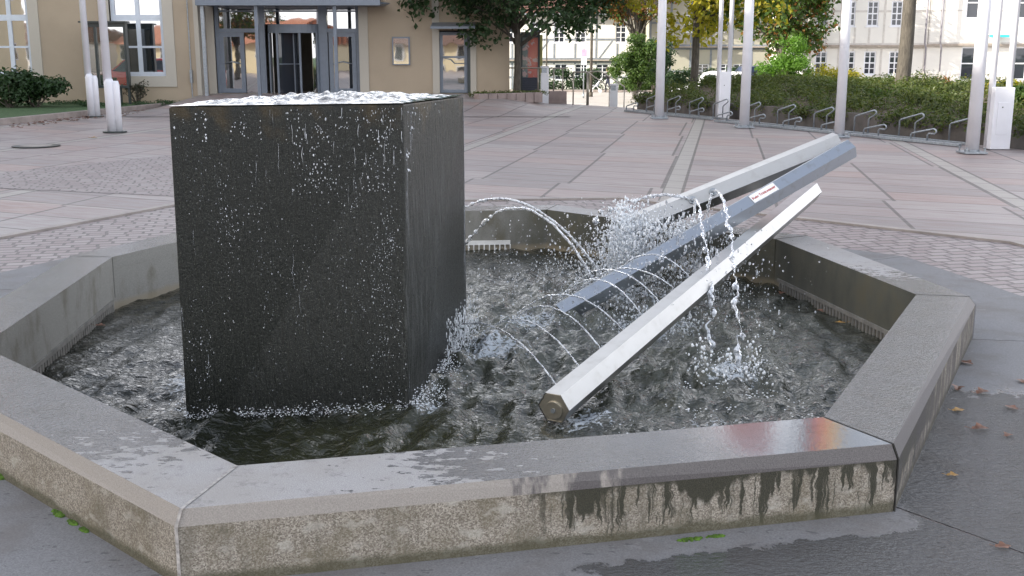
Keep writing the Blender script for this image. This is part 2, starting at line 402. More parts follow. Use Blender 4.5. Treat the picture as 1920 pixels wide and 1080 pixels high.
def mat_block():
    m = Mt('wet_dark_granite'); p = m.pos; x, y, z = m.xyz(p)
    sp = m.noise(p, 210, 2, 0.75); sp2 = m.noise(p, 90, 3, 0.7); run = m.noise(m.scale(p, (1, 1, 0.07)), 60, 3, 0.6)
    rs_ = m.noise(m.scale(p, (1, 1, 0.05)), 70, 3, 0.65); side_ = m.step(m.math('ADD', m.math('MULTIPLY', x, 1.0), m.math('MULTIPLY', m.math('SUBTRACT', y, 5.3), -.25)), -.535, -.515)
    col = m.ramp(sp, [(0.32, (0.003, 0.004, 0.0035)), (0.52, (0.011, 0.013, 0.011)), (0.62, (0.028, 0.031, 0.026)), (0.74, (0.13, 0.135, 0.115))])
    col = m.mix(m.math('MULTIPLY', side_, m.step(rs_, 0.45, 0.7)), col, (0.06, 0.064, 0.062))
    moss = m.math('MULTIPLY', m.step(m.math('ADD', z, m.math('MULTIPLY', m.noise(p, 9, 3), 0.5)), 1.45, 1.68), m.step(m.noise(p, 7, 3), 0.42, 0.6))
    col = m.mix(m.math('MULTIPLY', moss, 0.4), col, (0.10, 0.065, 0.02))
    h = m.bump(run, 0.7, 0.014); h = m.bump(sp2, 0.55, 0.006, h)
    m.set(col=col, rough=m.ramp(sp2, [(0.35, 0.25), (0.6, 0.45)]), spec=0.3, nrm=h); return m.m
def mat_water(name='pool_water'):
    m = Mt(name); p = m.pos
    n1 = m.noise(p, 7, 4, 0.6); n2 = m.noise(p, 34, 4, 0.65, 0.6); n3 = m.noise(p, 95, 2, 0.6)
    ag = m.step(m.dist((0.55, 6.6, -0.1)), 2.6, 0.4)     # water stirred up by the jets is full of air
    body = m.mix(m.math('MULTIPLY', ag, m.step(n1, 0.25, 0.65)), (0.010, 0.012, 0.006), (0.105, 0.112, 0.088))
    front = m.step(m.dist((-0.5, 4.4, -0.1)), 1.0, 0.3)
    body = m.mix(m.math('MULTIPLY', front, 0.8), body, (0.03, 0.032, 0.012))
    f = None
    for c, r in (((-0.12, 6.3, -.1), .34), ((-0.42, 5.2, -.1), .16), ((1.20, 5.75, -.1), .22), ((0.95, 6.9, -.1), .42), ((0.78, 7.9, -.1), .55), ((1.05, 4.75, -.1), .4), ((0.1, 7.0, -.1), .35), ((-1.72, 5.6, -.1), .25), ((.35, 5.0, -.1), .2)):
        g = m.math('MULTIPLY', m.step(m.dist(c), r, r * 0.1), 1.0); f = g if f is None else m.math('MAXIMUM', f, g)
    fm = m.math('MULTIPLY', m.step(m.math('ADD', n2, m.math('MULTIPLY', f, 0.20)), 0.60, 0.72), m.step(f, 0.02, 0.3))
    speck = m.math('MULTIPLY', m.step(n2, 0.68, 0.74), m.math('MULTIPLY', ag, 0.4))
    fm = m.math('MAXIMUM', m.math('MULTIPLY', fm, 0.75), speck)
    col = m.mix(fm, body, (0.62, 0.68, 0.74))
    n4 = m.noise(m.scale(p, (1, 1.5, 1)), 19, 3, 0.5, 1.2); h = m.bump(n4, 0.6, 0.03); h = m.bump(n2, 0.35, 0.008, h)
    m.set(col=col, rough=m.fmix(fm, 0.01, 0.35), ior=1.36, spec=1.0, nrm=h); return m.m
def mat_drops(name='water_droplets', white=0.35, clear=0.25):
    m = Mt(name)
    m.set(col=(0.93, 0.96, 1.0), rough=0.03, ior=1.33, trans=1.0)
    d = m.node('ShaderNodeBsdfPrincipled', {'Base Color': (0.86, 0.90, 0.95, 1), 'Roughness': 0.12, 'Specular IOR Level': 1.0})
    t = m.node('ShaderNodeBsdfTransparent', {0: (0.97, 0.98, 1, 1)})
    n = m.noise(m.pos, 38, 2)
    mx = m.node('ShaderNodeMixShader', {0: m.step(n, 0.62 - white * 0.4, 0.72 - white * 0.2), 1: m.b.outputs[0], 2: d.outputs[0]})
    lp = m.node('ShaderNodeMixShader', {0: clear, 1: mx.outputs[0], 2: t.outputs[0]})
    m.nt.links.new(lp.outputs[0], m.out.inputs[0]); return m.m
def mat_foam():
    m = Mt('white_spray')
    m.set(col=(0.88, 0.92, 0.96), rough=0.2, spec=1.0, nrm=m.bump(m.noise(m.pos, 80, 2), 0.4, 0.01)); return m.m
def mat_top_water():
    m = Mt('flowing_top_water'); p = m.pos
    n = m.noise(m.scale(p, (1, 1.0, 1)), 30, 4, 0.6, 1.2)
    m.set(col=(0.012, 0.018, 0.024), rough=0.02, ior=1.33, spec=1.0, nrm=m.bump(n, 1.0, 0.03), coat=1.0, coatr=0.01); return m.m
def mat_steel(name, tint=(0.40, 0.40, 0.395), rough=0.36):
    m = Mt(name); o = m.pos
    br = m.noise(m.scale(o, (3, 60, 60)), 3, 3); st = m.noise(o, 14, 4, 0.65)
    sp = m.step(m.noise(o, 55, 2), 0.66, 0.70)
    col = m.mix(m.math('MULTIPLY', m.step(st, 0.5, 0.72), 0.35), tint, (0.31, 0.30, 0.28))
    m.set(col=col, rough=m.math('ADD', m.math('ADD', m.math('MULTIPLY', st, 0.16), rough - 0.08), m.math('MULTIPLY', sp, 0.04)), metal=0.92, nrm=m.bump(br, 0.05, 0.002)); return m.m
def mat_leaf(name, cols, rough=0.5, trans=0.35):
    m = Mt(name); p = m.pos
    wn_ = m.noise(p, 6.0, 3, 0.7); fine = m.noise(p, 26, 1)
    st = [(i / (len(cols) - 1) * 0.5 + 0.25, c) for i, c in enumerate(cols)]
    col = m.ramp(m.math('ADD', m.math('MULTIPLY', wn_, 0.6), m.math('MULTIPLY', fine, 0.4)), st)
    m.set(col=col, rough=rough)
    t = m.node('ShaderNodeBsdfTranslucent', {0: m.mix(1.0, col, (1.5, 1.6, 0.7), 'MULTIPLY')})
    mx = m.node('ShaderNodeMixShader', {0: trans, 1: m.b.outputs[0], 2: t.outputs[0]})
    m.nt.links.new(mx.outputs[0], m.out.inputs[0]); return m.m
def mat_plaster(name, col, var=0.1, bump=0.25):
    m = Mt(name); p = m.pos
    big = m.noise(p, 0.8, 4); fine = m.noise(p, 30, 4, 0.7)
    c2 = tuple(c * (1 - var) for c in col)
    base = m.mix(m.step(big, 0.35, 0.7), col, c2)
    base = m.mix(m.math('MULTIPLY', fine, 0.22), base, tuple(c * 0.6 for c in col))
    m.set(col=base, rough=0.85, nrm=m.bump(fine, bump, 0.01)); return m.m
def mat_glass(name='window_glass', tint=(0.02, 0.025, 0.03), ior=5.0):
    m = Mt(name)
    n = m.noise(m.pos, 1.3, 2)
    m.set(col=tint, rough=0.02, ior=ior, nrm=m.bump(n, 0.06, 0.02)); return m.m
def mat_bark():
    m = Mt('bark'); p = m.pos
    n = m.noise(m.scale(p, (1, 1, 0.2)), 22, 5, 0.7)
    m.set(col=m.ramp(n, [(0.3, (0.035, 0.03, 0.025)), (0.7, (0.13, 0.115, 0.095))]), rough=0.9, nrm=m.bump(n, 0.8, 0.02)); return m.m
def mat_roof(name, a, b, sc=1.0):
    m = Mt(name); o = m.obj
    br = m.node('ShaderNodeTexBrick', {'Vector': o, 'Color1': (*a, 1), 'Color2': (*b, 1), 'Mortar': (a[0] * .4, a[1] * .4, a[2] * .4, 1), 'Scale': sc, 'Mortar Size': 0.02, 'Brick Width': 0.3, 'Row Height': 0.32})
    m.set(col=br.outputs[0], rough=0.8, nrm=m.bump(br.outputs[1], 0.6, -0.03)); return m.m

M = dict(
    rimtop=mat_rim_top(), rimside=mat_rim_side(), chamfer=mat_chamfer(), poolwall=mat_pool_wall(), plaza=mat_plaza(), cobble=mat_cobble(), apron=mat_apron(),
    block=mat_block(), water=mat_water(), drops=mat_drops('water_droplets', .55), foam=mat_foam(), topwater=mat_top_water(), steel=mat_steel('brushed_steel'), steel_sky=mat_steel('sky_tint_steel', (0.46, 0.50, 0.55), 0.32),  # middle bar's steel has the reflected sky painted in as blue tint
    dark=simple('joint_dark', (0.03, 0.028, 0.025), 0.9), seal=simple('pale_sealant', (0.36, 0.345, 0.33), 0.7, var=0.4, sc=50),
    comb=simple('comb_plastic', (0.20, 0.195, 0.18), 0.6, var=0.25, sc=14), combwhite=simple('comb_white', (0.72, 0.72, 0.70), 0.5),
    border=simple('pale_border', (0.30, 0.27, 0.25), 0.6, var=0.2, sc=3, bump=0.3),
    wall=mat_plaster('ochre_plaster', (0.43, 0.355, 0.265)), trim=mat_plaster('pale_stone_trim', (0.50, 0.47, 0.41), 0.06, 0.1),
    glass=mat_glass(), frame=simple('grey_blue_frame', (0.165, 0.195, 0.24), 0.4, var=0.08), whiteframe=simple('white_frame', (0.62, 0.68, 0.76), 0.4, var=0.05),
    white=simple('white_paint', (0.72, 0.73, 0.78), 0.35, var=0.05, sc=3), blackm=simple('black_metal', (0.025, 0.035, 0.035), 0.35, var=0.2),
    galv=simple('galvanised_steel', (0.30, 0.33, 0.36), 0.42, metal=0.6, var=0.2, sc=20), bark=mat_bark(),
    leafdark=mat_leaf('leaf_dark', [(0.012, 0.03, 0.012), (0.026, 0.058, 0.022), (0.035, 0.075, 0.025), (0.06, 0.09, 0.03)], trans=0.3),
    leafgold=mat_leaf('leaf_gold', [(0.10, 0.15, 0.02), (0.22, 0.24, 0.03), (0.40, 0.32, 0.04), (0.42, 0.20, 0.04)], trans=0.5),
    leafmid=mat_leaf('leaf_mid', [(0.02, 0.045, 0.012), (0.04, 0.085, 0.018), (0.075, 0.125, 0.025), (0.17, 0.19, 0.035)], trans=0.45),
    leaffern=mat_leaf('leaf_fern', [(0.05, 0.11, 0.015), (0.09, 0.19, 0.02), (0.14, 0.26, 0.03)], trans=0.45),
    leafbed=mat_leaf('leaf_bed', [(0.02, 0.038, 0.012), (0.05, 0.08, 0.02), (0.10, 0.12, 0.03), (0.15, 0.09, 0.035)], trans=0.35),
    leafred=mat_leaf('leaf_red', [(0.035, 0.05, 0.03), (0.06, 0.06, 0.04), (0.12, 0.06, 0.045)], trans=0.3),
    leafauto=mat_leaf('leaf_autumn', [(0.05, 0.09, 0.02), (0.22, 0.10, 0.03), (0.35, 0.13, 0.04)], trans=0.4),
    fallen=simple('fallen_leaf', (0.15, 0.065, 0.035), 0.55, var=0.5, sc=30), fallen2=simple('fallen_leaf_yellow', (0.36, 0.20, 0.045), 0.55, var=0.3, sc=30),
    moss=simple('moss', (0.085, 0.17, 0.02), 0.95, var=0.5, sc=60, bump=1.0, bsc=200),
    soil=simple('soil', (0.09, 0.07, 0.05), 0.95, var=0.4, sc=5, bump=0.6, bsc=30), grass=simple('lawn', (0.05, 0.10, 0.035), 0.9, var=0.4, sc=12, bump=0.7, bsc=60),
    street=simple('street', (0.40, 0.37, 0.34), 0.8, var=0.12, sc=0.6, bump=0.3, bsc=30), kerb=simple('kerb_stone', (0.28, 0.24, 0.22), 0.8, var=0.2, sc=4, bump=0.3),
    bedwall=simple('bed_wall', (0.10, 0.09, 0.085), 0.85, var=0.3, sc=3, bump=0.4), planter=simple('planter_blocks', (0.27, 0.215, 0.20), 0.8, var=0.2, sc=3, bump=0.3),
    housewhite=mat_plaster('white_render', (0.78, 0.76, 0.72), 0.05, 0.1), housecream=mat_plaster('cream_infill', (0.42, 0.40, 0.33), 0.08, 0.1), timber=simple('grey_timber', (0.20, 0.22, 0.25), 0.8, var=0.2), timberpale=simple('pale_timber', (0.56, 0.53, 0.50), 0.8, var=0.12),
    roofbrown=mat_roof('brown_tiles', (0.11, 0.055, 0.045), (0.16, 0.08, 0.06)), roofred=mat_roof('red_tiles', (0.36, 0.12, 0.06), (0.45, 0.17, 0.09)),
    darkglass=mat_glass('dark_pane', (0.03, 0.035, 0.045), 1.6), sill=simple('jetty_beam', (0.35, 0.30, 0.26), 0.8),
)

# ------------------------------------------------------------------ the setting
V = [at(*p, 0.235).to_2d() for p in ((445, 873), (1545, 782), (1718, 552), (1455, 448), (1025, 393), (559, 400), (210, 482), (-35, 649))]
def offset(P, w):
    n = len(P); out = []
    for i in range(n):
        a, b, c = P[i - 1], P[i], P[(i + 1) % n]
        d1, d2 = (b - a).normalized(), (c - b).normalized()
        n1, n2 = Vector((d1.y, -d1.x)), Vector((d2.y, -d2.x))
        out.append(b + (n1 + n2) / (1 + n1.dot(n2)) * w)
    return out
def fill(name, loops, z, mat, kind='structure'):
    bm = bmesh.new(); es = []
    for lp in loops:
        vs = [bm.verts.new((p[0], p[1], z)) for p in lp]
        for i in range(len(vs)): es.append(bm.edges.new((vs[i], vs[(i + 1) % len(vs)])))
    bmesh.ops.triangle_fill(bm, edges=es, use_beauty=True)
    bmesh.ops.recalc_face_normals(bm, faces=bm.faces)
    for f in bm.faces:
        if f.normal.z < 0: f.normal_flip()
    me = bpy.data.meshes.new(name); bm.to_mesh(me); bm.free(); me.materials.append(mat)
    o = bpy.data.objects.new(name, me); COL.objects.link(o); o['kind'] = kind
    return o
LOW = -1.1
g = MB().face([(-900, -900, LOW), (900, -900, LOW), (900, 1500, LOW), (-900, 1500, LOW)]).build('ground', M['grass']); g['kind'] = 'structure'
g = MB().face([(-60, 38, LOW + .02), (60, 38, LOW + .02), (60, 78.5, LOW + .02), (-60, 78.5, LOW + .02)]).build('street', M['street']); g['kind'] = 'structure'
g = MB().box(-60, 60, 78.5, 80.5, LOW, LOW + .14).build('far_pavement', M['kerb']); g['kind'] = 'structure'
W0, W1, W2 = at(1183, 203), at(1815, 268), at(1990, 288)
E0 = at(905, 186); E1 = at(1015, 192); E2 = at(1190, 203)
wdir = (W2 - W1).normalized()
COB, APR = 2.56, 1.32
plaza_poly = [(-60, -60), (60, -60), (60, 6), (W2.x + 10, W2.y - 12), (W2.x, W2.y), (W1.x, W1.y), (W0.x, W0.y), (E2.x, E2.y + .3), (E1.x, E1.y + .3), (E0.x, E0.y + 1), (-3, 50), (-60, 50)]
fill('plaza', [plaza_poly, offset(V, COB - .005)], -0.010, M['plaza'])
g = MB().prism(plaza_poly, LOW - .1, -0.013, top=False).build('plaza_edge', M['kerb']); g['kind'] = 'structure'
COB = 2.56
fill('cobble_paving', [offset(V, COB + .04), offset(V, 0.2)], -0.024, M['cobble'])
bor = MB(); A_, B_ = offset(V, COB - .004), offset(V, COB + .09)
for i in range(8):
    j = (i + 1) % 8; bor.face([(*A_[i], -.003), (*B_[i], -.003), (*B_[j], -.003), (*A_[j], -.003)]); bor.face([(*A_[i], -.003), (*A_[j], -.003), (*A_[j], -.04), (*A_[i], -.04)])
g = bor.build('border_strip', M['border']); g['kind'] = 'structure'
APR = 1.32
ap = MB(); Ai, Ao = offset(V, 0.25), offset(V, APR)
for i in range(8):
    j = (i + 1) % 8
    a, b, c, d = Vector((*Ai[i], 0)), Vector((*Ao[i], 0)), Vector((*Ao[j], 0)), Vector((*Ai[j], 0))
    t = (c - b).normalized() * 0.006
    ap.cur = 0; ap.prism([a + t, b + t, c - t, d - t], -.06, -.020, bottom=False)
ap.cur = 1
for i in range(8):
    a, b = Vector((*Ai[i], -.026)), Vector((*Ao[i], -.026)); n = (b - a).normalized().cross(Vector((0, 0, 1))) * .012
    ap.face([a - n, b - n, b + n, a + n])
g = ap.build('apron', [M['apron'], M['dark']], bevel=0.0); g['kind'] = 'structure'
# second cobbled wedge on the left
wd = [at(-40, 327), at(-40, 350), at(310, 366), at(420, 372), at(420, 282), at(310, 291)]
fill('cobble_wedge', [[w.to_2d() for w in wd]], -0.006, M['cobble'])

# ------------------------------------------------------------------ fountain basin
basin = thing('fountain_basin', 'eight-sided low concrete fountain basin with wet rim and stained front', 'fountain', (0, 0, 0))
RW, CH = 0.295, 0.03
O1, O2 = offset(V, RW), offset(V, RW + CH)
for k, a, b in ((0, (341, 954), (331, 989)), (1, (1674, 832), (1684, 862)), (2, (1818, 556), (1829, 571)), (7, (-190, 674), (-200, 700))):
    O1[k] = at(*a, .235).to_2d(); O2[k] = at(*b, .178).to_2d()
for i in range(8):
    j = (i + 1) % 8
    gap = 0.004
    a, b, a1, b1, a2, b2 = (Vector((*p, 0)) for p in (V[i], V[j], O1[i], O1[j], O2[i], O2[j]))
    t = (b - a).normalized() * gap
    def P(p, z, s): return (p.x + t.x * s, p.y + t.y * s, z)
    mb = MB()
    mb.cur = 0; mb.face([P(a, .235, 1), P(a1, .235, 1), P(b1, .235, -1), P(b, .235, -1)])
    mb.cur = 1; mb.face([P(a1, .235, 1), P(a2, .178, 1), P(b2, .178, -1), P(b1, .235, -1)])
    mb.cur = 2; mb.face([P(a2, .178, 1), P(a2, -.08, 1), P(b2, -.08, -1), P(b2, .178, -1)])
    mb.cur = 3; mb.face([P(b, .235, -1), P(b, .15, -1), P(a, .15, 1), P(a, .235, 1)])
    mb.face([P(a, .235, 1), P(a, -.05, 1), P(a2, -.05, 1), P(a2, .178, 1), P(a1, .235, 1)])
    mb.face([P(b, .235, -1), P(b1, .235, -1), P(b2, .178, -1), P(b2, -.05, -1), P(b, -.05, -1)])
    mb.build('rim_stone', [M['rimtop'], M['chamfer'], M['rimside'], M['poolwall']], basin)
iw = MB()
Vi = offset(V, 0.002)
for i in range(8):
    j = (i + 1) % 8; iw.face([(*Vi[j], .149), (*Vi[j], -.5), (*Vi[i], -.5), (*Vi[i], .149)])
iw.build('inner_wall', M['poolwall'], basin)
MB().face([(*p, -.42) for p in Vi]).build('basin_floor', M['poolwall'], basin)
for i in range(8):      # joint filler between the rim stones; pale sealant at the front-left corner
    a, b, c = Vector((*V[i], .2335)), Vector((*O1[i], .2335)), Vector((*O2[i], .177)); d = Vector((*O2[i], -.06))
    w = .006 if i == 0 else .0035
    lift = Vector((0, 0, .004)) if i == 0 else Vector((0, 0, .0028))
    out = (b - a).normalized() * 0.003
    n = (b - a).normalized().cross(Vector((0, 0, 1))) * w
    mb = MB()
    for p, q in ((a, b), (b, c), (c, d)):
        p, q = p + lift + out, q + lift + out; mb.face([p - n, q - n, q + n, p + n])
    mb.build('joint', M['seal'] if i == 0 else M['dark'], basin)
# corner post at the D corner and the overflow combs at the water line
def comb(p, q, z0, z1, mat):
    p, q = Vector((*p, 0)), Vector((*q, 0)); d = (q - p); L = d.length; d.normalize(); n = Vector((-d.y, d.x, 0))
    mb = MB(); o1 = n * .012
    mb.add([p + Vector((0, 0, (z0 + z1) / 2)), q + Vector((0, 0, (z0 + z1) / 2)), q + Vector((0, 0, z1)), p + Vector((0, 0, z1)),
            p + o1 + Vector((0, 0, (z0 + z1) / 2)), q + o1 + Vector((0, 0, (z0 + z1) / 2)), q + o1 + Vector((0, 0, z1)), p + o1 + Vector((0, 0, z1))],
           [(4, 5, 6, 7), (7, 6, 2, 3), (0, 1, 5, 4), (0, 4, 7, 3), (1, 2, 6, 5), (0, 3, 2, 1)])
    k = int(L / .045)
    for i in range(k):
        a = p + d * (i * L / k) ; b = a + d * .022
        mb.bar(a + n * .006 + Vector((0, 0, z0 - .03)), a + n * .006 + Vector((0, 0, (z0 + z1) / 2)), .024, .010)
    return mb.build('overflow_comb', mat, basin)
def lerp2(a, b, t): return a + (b - a) * t
comb(lerp2(V[4], V[5], .15), lerp2(V[4], V[5], .62), -.11, -.035, M['combwhite'])
comb(lerp2(V[6], V[7], .04), lerp2(V[6], V[7], .98), -.10, -.05, M['comb'])
comb(lerp2(V[2], V[3], .06), lerp2(V[2], V[3], .96), -.10, -.05, M['comb'])

# pool water: one ruffled sheet
WZ = -0.12
def wave(x, y):
    z = 0
    for k, (ang, lam, amp) in enumerate(WV): z += amp * np.sin((x * math.cos(ang) + y * math.sin(ang)) * 2 * math.pi / lam + k * 1.7 + 1.3 * np.sin(x * 2.1 + y * 1.3 * k * .3 + k))
    e = np.zeros_like(x)
    for cx, cy, r, am in ((-.12, 6.3, .7, 1.2), (.8, 7.8, 1.0, 1.6), (1.2, 5.75, .5, 1.4), (-.9, 5.0, .7, 1.0), (.3, 6.2, 1.3, .8), (-2.0, 5.4, .8, .6), (.9, 4.8, .9, .6)):
        d2 = (x - cx) ** 2 + (y - cy) ** 2; e += am * np.exp(-d2 / (r * r)); d = np.sqrt(d2)
        z = z + .004 * am * np.sin(d * 42) * np.exp(-d2 / (r * r * .5))
    return z * (0.45 + 0.75 * e)
WV = [(nr.uniform(0, 6.28), lam, lam * .026) for lam in (.47, .36, .29, .24, .20, .17, .145, .125, .11, .095, .085, .075, .068, .06)]
step = .016
xs = np.arange(-2.85, 2.5, step); ys = np.arange(3.35, 9.9, step)
X, Y = np.meshgrid(xs, ys); inside = np.ones_like(X, bool)
for i in range(8):
    a, b = V[i], V[(i + 1) % 8]; d = (b - a).normalized(); inside &= ((X - a.x) * d.y - (Y - a.y) * d.x) < .02
Z = WZ + wave(X, Y)
idx = -np.ones(X.shape, int); idx[inside] = np.arange(inside.sum())
vv = np.stack([X[inside], Y[inside], Z[inside]], 1)
q = (idx[:-1, :-1] >= 0) & (idx[1:, :-1] >= 0) & (idx[:-1, 1:] >= 0) & (idx[1:, 1:] >= 0)
ff = np.stack([idx[:-1, :-1][q], idx[:-1, 1:][q], idx[1:, 1:][q], idx[1:, :-1][q]], 1)
me = bpy.data.meshes.new('water'); me.from_pydata(vv.tolist(), [], ff.tolist()); me.materials.append(M['water'])
me.polygons.foreach_set('use_smooth', [True] * len(me.polygons))
wo = bpy.data.objects.new('water', me); COL.objects.link(wo); wo['kind'] = 'structure'

# ------------------------------------------------------------------ the stone block
bl = [at(348, 782, WZ), at(766, 766, WZ), at(876, 612, WZ)]
BT = 1.36
tl = [at(313, 201, BT), at(755, 193, BT), at(871, 181, BT)]
b0 = [Vector((bl[i].x, bl[i].y, 0)) for i in range(3)]; b0.append(b0[0] + b0[2] - b0[1])
t0 = [Vector((tl[0].x, tl[0].y + .02, 0)), Vector((-.525, 5.36, 0)), Vector((-.275, 6.32, 0))]; t0.append(t0[0] + t0[2] - t0[1])
block = thing('stone_block', 'tall dark granite block standing in the pool, water running down its faces', 'fountain stone', (-1.0, 5.8, -.42))
def rel(o, vs): return [Vector(v) - o.location for v in vs]
mb = MB()
bb_ = [Vector((p.x, p.y, -.42)) - block.location for p in b0]; tt_ = [Vector((p.x, p.y, BT)) - block.location for p in t0]
mb.add(bb_ + tt_, [(0, 1, 5, 4), (1, 2, 6, 5), (2, 3, 7, 6), (3, 0, 4, 7), (4, 5, 6, 7), (3, 2, 1, 0)])
mb.build('stone', M['block'], block, bevel=.008)
# water mound on top
def quad(P, u, v): return P[0] * (1 - u) * (1 - v) + P[1] * u * (1 - v) + P[2] * u * v + P[3] * (1 - u) * v
mb = MB(); N = 90; vs = []
for j in range(N + 1):
    for i in range(N + 1):
        u, v = i / N, j / N; p = quad(t0, u * 1.0, v)
        edge = min(u, 1 - u, v, 1 - v)
        env = 1 - math.exp(-edge * 9)
        h = .005 + env * (.012 + .030 * abs(mnoise.noise(Vector((p.x * 9, p.y * 6, 3)))) + .018 * mnoise.noise(Vector((p.x * 24, p.y * 14, 7))) + .008 * mnoise.noise(Vector((p.x * 60, p.y * 30, 2))) + .02 * math.exp(-((u - .62) ** 2 + (v - .5) ** 2) / .07))
        vs.append(Vector((p.x, p.y, BT + h)) - block.location)
fs = [(j * (N + 1) + i, j * (N + 1) + i + 1, (j + 1) * (N + 1) + i + 1, (j + 1) * (N + 1) + i) for j in range(N) for i in range(N)]
mb.add(vs, fs)
mb.build('water_sheet', M['topwater'], block, smooth=True)
# beads and runs of water on both visible faces, whitened to imitate glints
mb = MB(); fr_n = (b0[1] - b0[0]).cross(Vector((0, 0, 1))).normalized(); sd_n = (b0[2] - b0[1]).cross(Vector((0, 0, 1))).normalized()
def facept(k, u, z):
    t = (z + .42) / (BT + .42); a = b0[k] * (1 - t) + t0[k] * t; b = b0[k + 1] * (1 - t) + t0[k + 1] * t
    p = a * (1 - u) + b * u; return Vector((p.x, p.y, z))
def beads(k, u0, z0, n, ln, spread, rmin, rmax, nrm):
    for _ in range(n):
        u = u0 + rng.gauss(0, spread); z = z0 - rng.random() * ln
        if not (0.01 < u < .99 and WZ < z < BT - .01): continue
        p = facept(k, u, z) + nrm * .002 - block.location; r = rng.uniform(rmin, rmax) * (1 if rng.random() > .12 else 1.7)
        mb.ball(p, r, 1, 1, rng.uniform(.9, 2.2), 5, 4)
for _ in range(26): beads(0, rng.uniform(.50, .99), BT - .02, 14, .40, .02, .0009, .0027, fr_n)
for _ in range(12): beads(0, rng.uniform(.02, .5), BT - .02, 6, .14, .006, .0010, .0028, fr_n)
for _ in range(30): beads(0, min(.97, rng.betavariate(2.6, 1.5)), rng.uniform(.3, 1.2), 12, .3, .012, .0007, .0018, fr_n)
beads(0, .9, .8, 260, .9, .05, .0007, .0019, fr_n)
for _ in range(8): beads(1, rng.uniform(.02, .6), BT - .02, 7, .3, .02, .001, .003, sd_n)
for u, z in ((.04, 1.12), (.1, 1.25), (.28, .92), (.05, 1.05)): beads(1, u, z, 8, .02, .01, .002, .004, sd_n)
def trickle(mbb, k, u, z0, ln, r, nrm):
    n = max(4, int(ln / .02)); pts = []; uu = u; rs_ = []
    for i in range(n):
        uu += rng.gauss(0, .0022); z = z0 - ln * i / n
        if z < WZ or not .005 < uu < .995: break
        pts.append(facept(k, uu, z) + nrm * .0015 - block.location); rs_.append(r * rng.uniform(.25, 1.4) * (1 - .6 * i / n))
    if len(pts) > 3: mbb.tube(pts, rs_, 5)
for _ in range(20): trickle(mb, 0, rng.uniform(.5, .995), BT - .01 - rng.random() * .25, rng.uniform(.04, .12), rng.uniform(.0007, .0013), fr_n)
mb.build('water_beads', mat_drops('bead_water', .9), block, smooth=True)
mb = MB()
for _ in range(16): trickle(mb, 0, rng.uniform(.01, .995), rng.uniform(.1, BT - .01), rng.uniform(.04, .2), rng.uniform(.0005, .0011), fr_n)
for _ in range(200): trickle(mb, 1, rng.uniform(.01, .99), rng.uniform(.1, BT - .01), rng.uniform(.15, .7), rng.uniform(.0008, .0018), sd_n)
for _ in range(30): beads(0, rng.random(), rng.uniform(.1, 1.3), 20, .4, .03, .0008, .0022, fr_n)
mb.build('water_trickles', mat_drops('trickle_water', -1.0, .72), block, smooth=True)['kind'] = 'stuff'

# ------------------------------------------------------------------ three hexagonal steel bars
def barpts():
    p0 = at(1038, 765, -0.04); p1 = at(1425, 440, 0.325)
    d3 = (p1 - p0).normalized(); e3 = p1 + d3 * .95
    # second bar rests across the third one
    c = p0 + d3 * ((p1 - p0).length + .05)
    q1 = atd(1443, 365, c.y + .10); q0 = at(1048, 590, -0.12)
    d2 = (q1 - q0).normalized(); e2 = q1 + d2 * 1.0
    # first bar meets the upper end of the second and stands on the nozzle pipe
    r0 = atd(1172, 430, 8.25)
    return (p0, e3), (q0, e2), r0
B3, B2, r0 = barpts()
def pr(p):
    d = p.y * _c - (p.z - EYE) * _s; return (960 + FOC * p.x / d, 540 - FOC * (p.y * _s + (p.z - EYE) * _c) / d)
def along_px(b, px):
    lo, hi = -.5, 2.5
    for _ in range(50):
        m_ = (lo + hi) / 2
        if pr(b[0] + (b[1] - b[0]) * m_)[0] < px: lo = m_
        else: hi = m_
    return lo
B3 = (B3[0], B3[0] + (B3[1] - B3[0]) * along_px(B3, 1522))
B2 = (B2[0], B2[0] + (B2[1] - B2[0]) * along_px(B2, 1592))
e1 = atd(1571, 269, B2[1].y + .17)
B1 = (r0, e1)
for n_, b in (('B3', B3), ('B2', B2), ('B1', B1)): print(n_, [tuple(round(v, 2) for v in p) for p in b], [tuple(round(v) for v in pr(p)) for p in b])
HR = .083
def hexbar(name, label, b, rot, mat, r=HR):
    o = thing(name, label, 'steel bar', b[0], group='hexagonal steel bars crossed over the pool')
    d = b[1] - b[0]; L = d.length; u = d.normalized()
    def T(p): return Vector(p)
    mb = MB(); mb.tube([Vector(), u * L], r, 6, caps=False, rot=rot); 
    mb.tube([u * .002, u * (L - .002)], r - .006, 6, caps=False, rot=rot)
    mb.build('shell', mat, o, bevel=0)
    c = MB(); c.tube([u * .004, u * .012], r - .002, 6, rot=rot); c.build('end_cap', M['capsteel'], o, bevel=.001)
    c = MB(); c.tube([u * (L - .014), u * (L - .004)], r - .002, 6, rot=rot); c.build('end_cap', M['capsteel'], o)
    return o, u, L
M['capsteel'] = mat_steel('cap_steel', (0.50, 0.47, 0.40), 0.38)
bar3, u3, L3 = hexbar('steel_bar', 'lowest steel bar, its capped lower end standing near the front rim', B3, 0.0, M['steel'])
bar2, u2, L2 = hexbar('steel_bar', 'middle steel bar with the white warning label on its upper side', B2, R(20), M['steel_sky'])
bar1, u1, L1 = hexbar('steel_bar', 'rearmost and topmost steel bar with two round nozzles', B1, R(-8), M['steel'], .094)
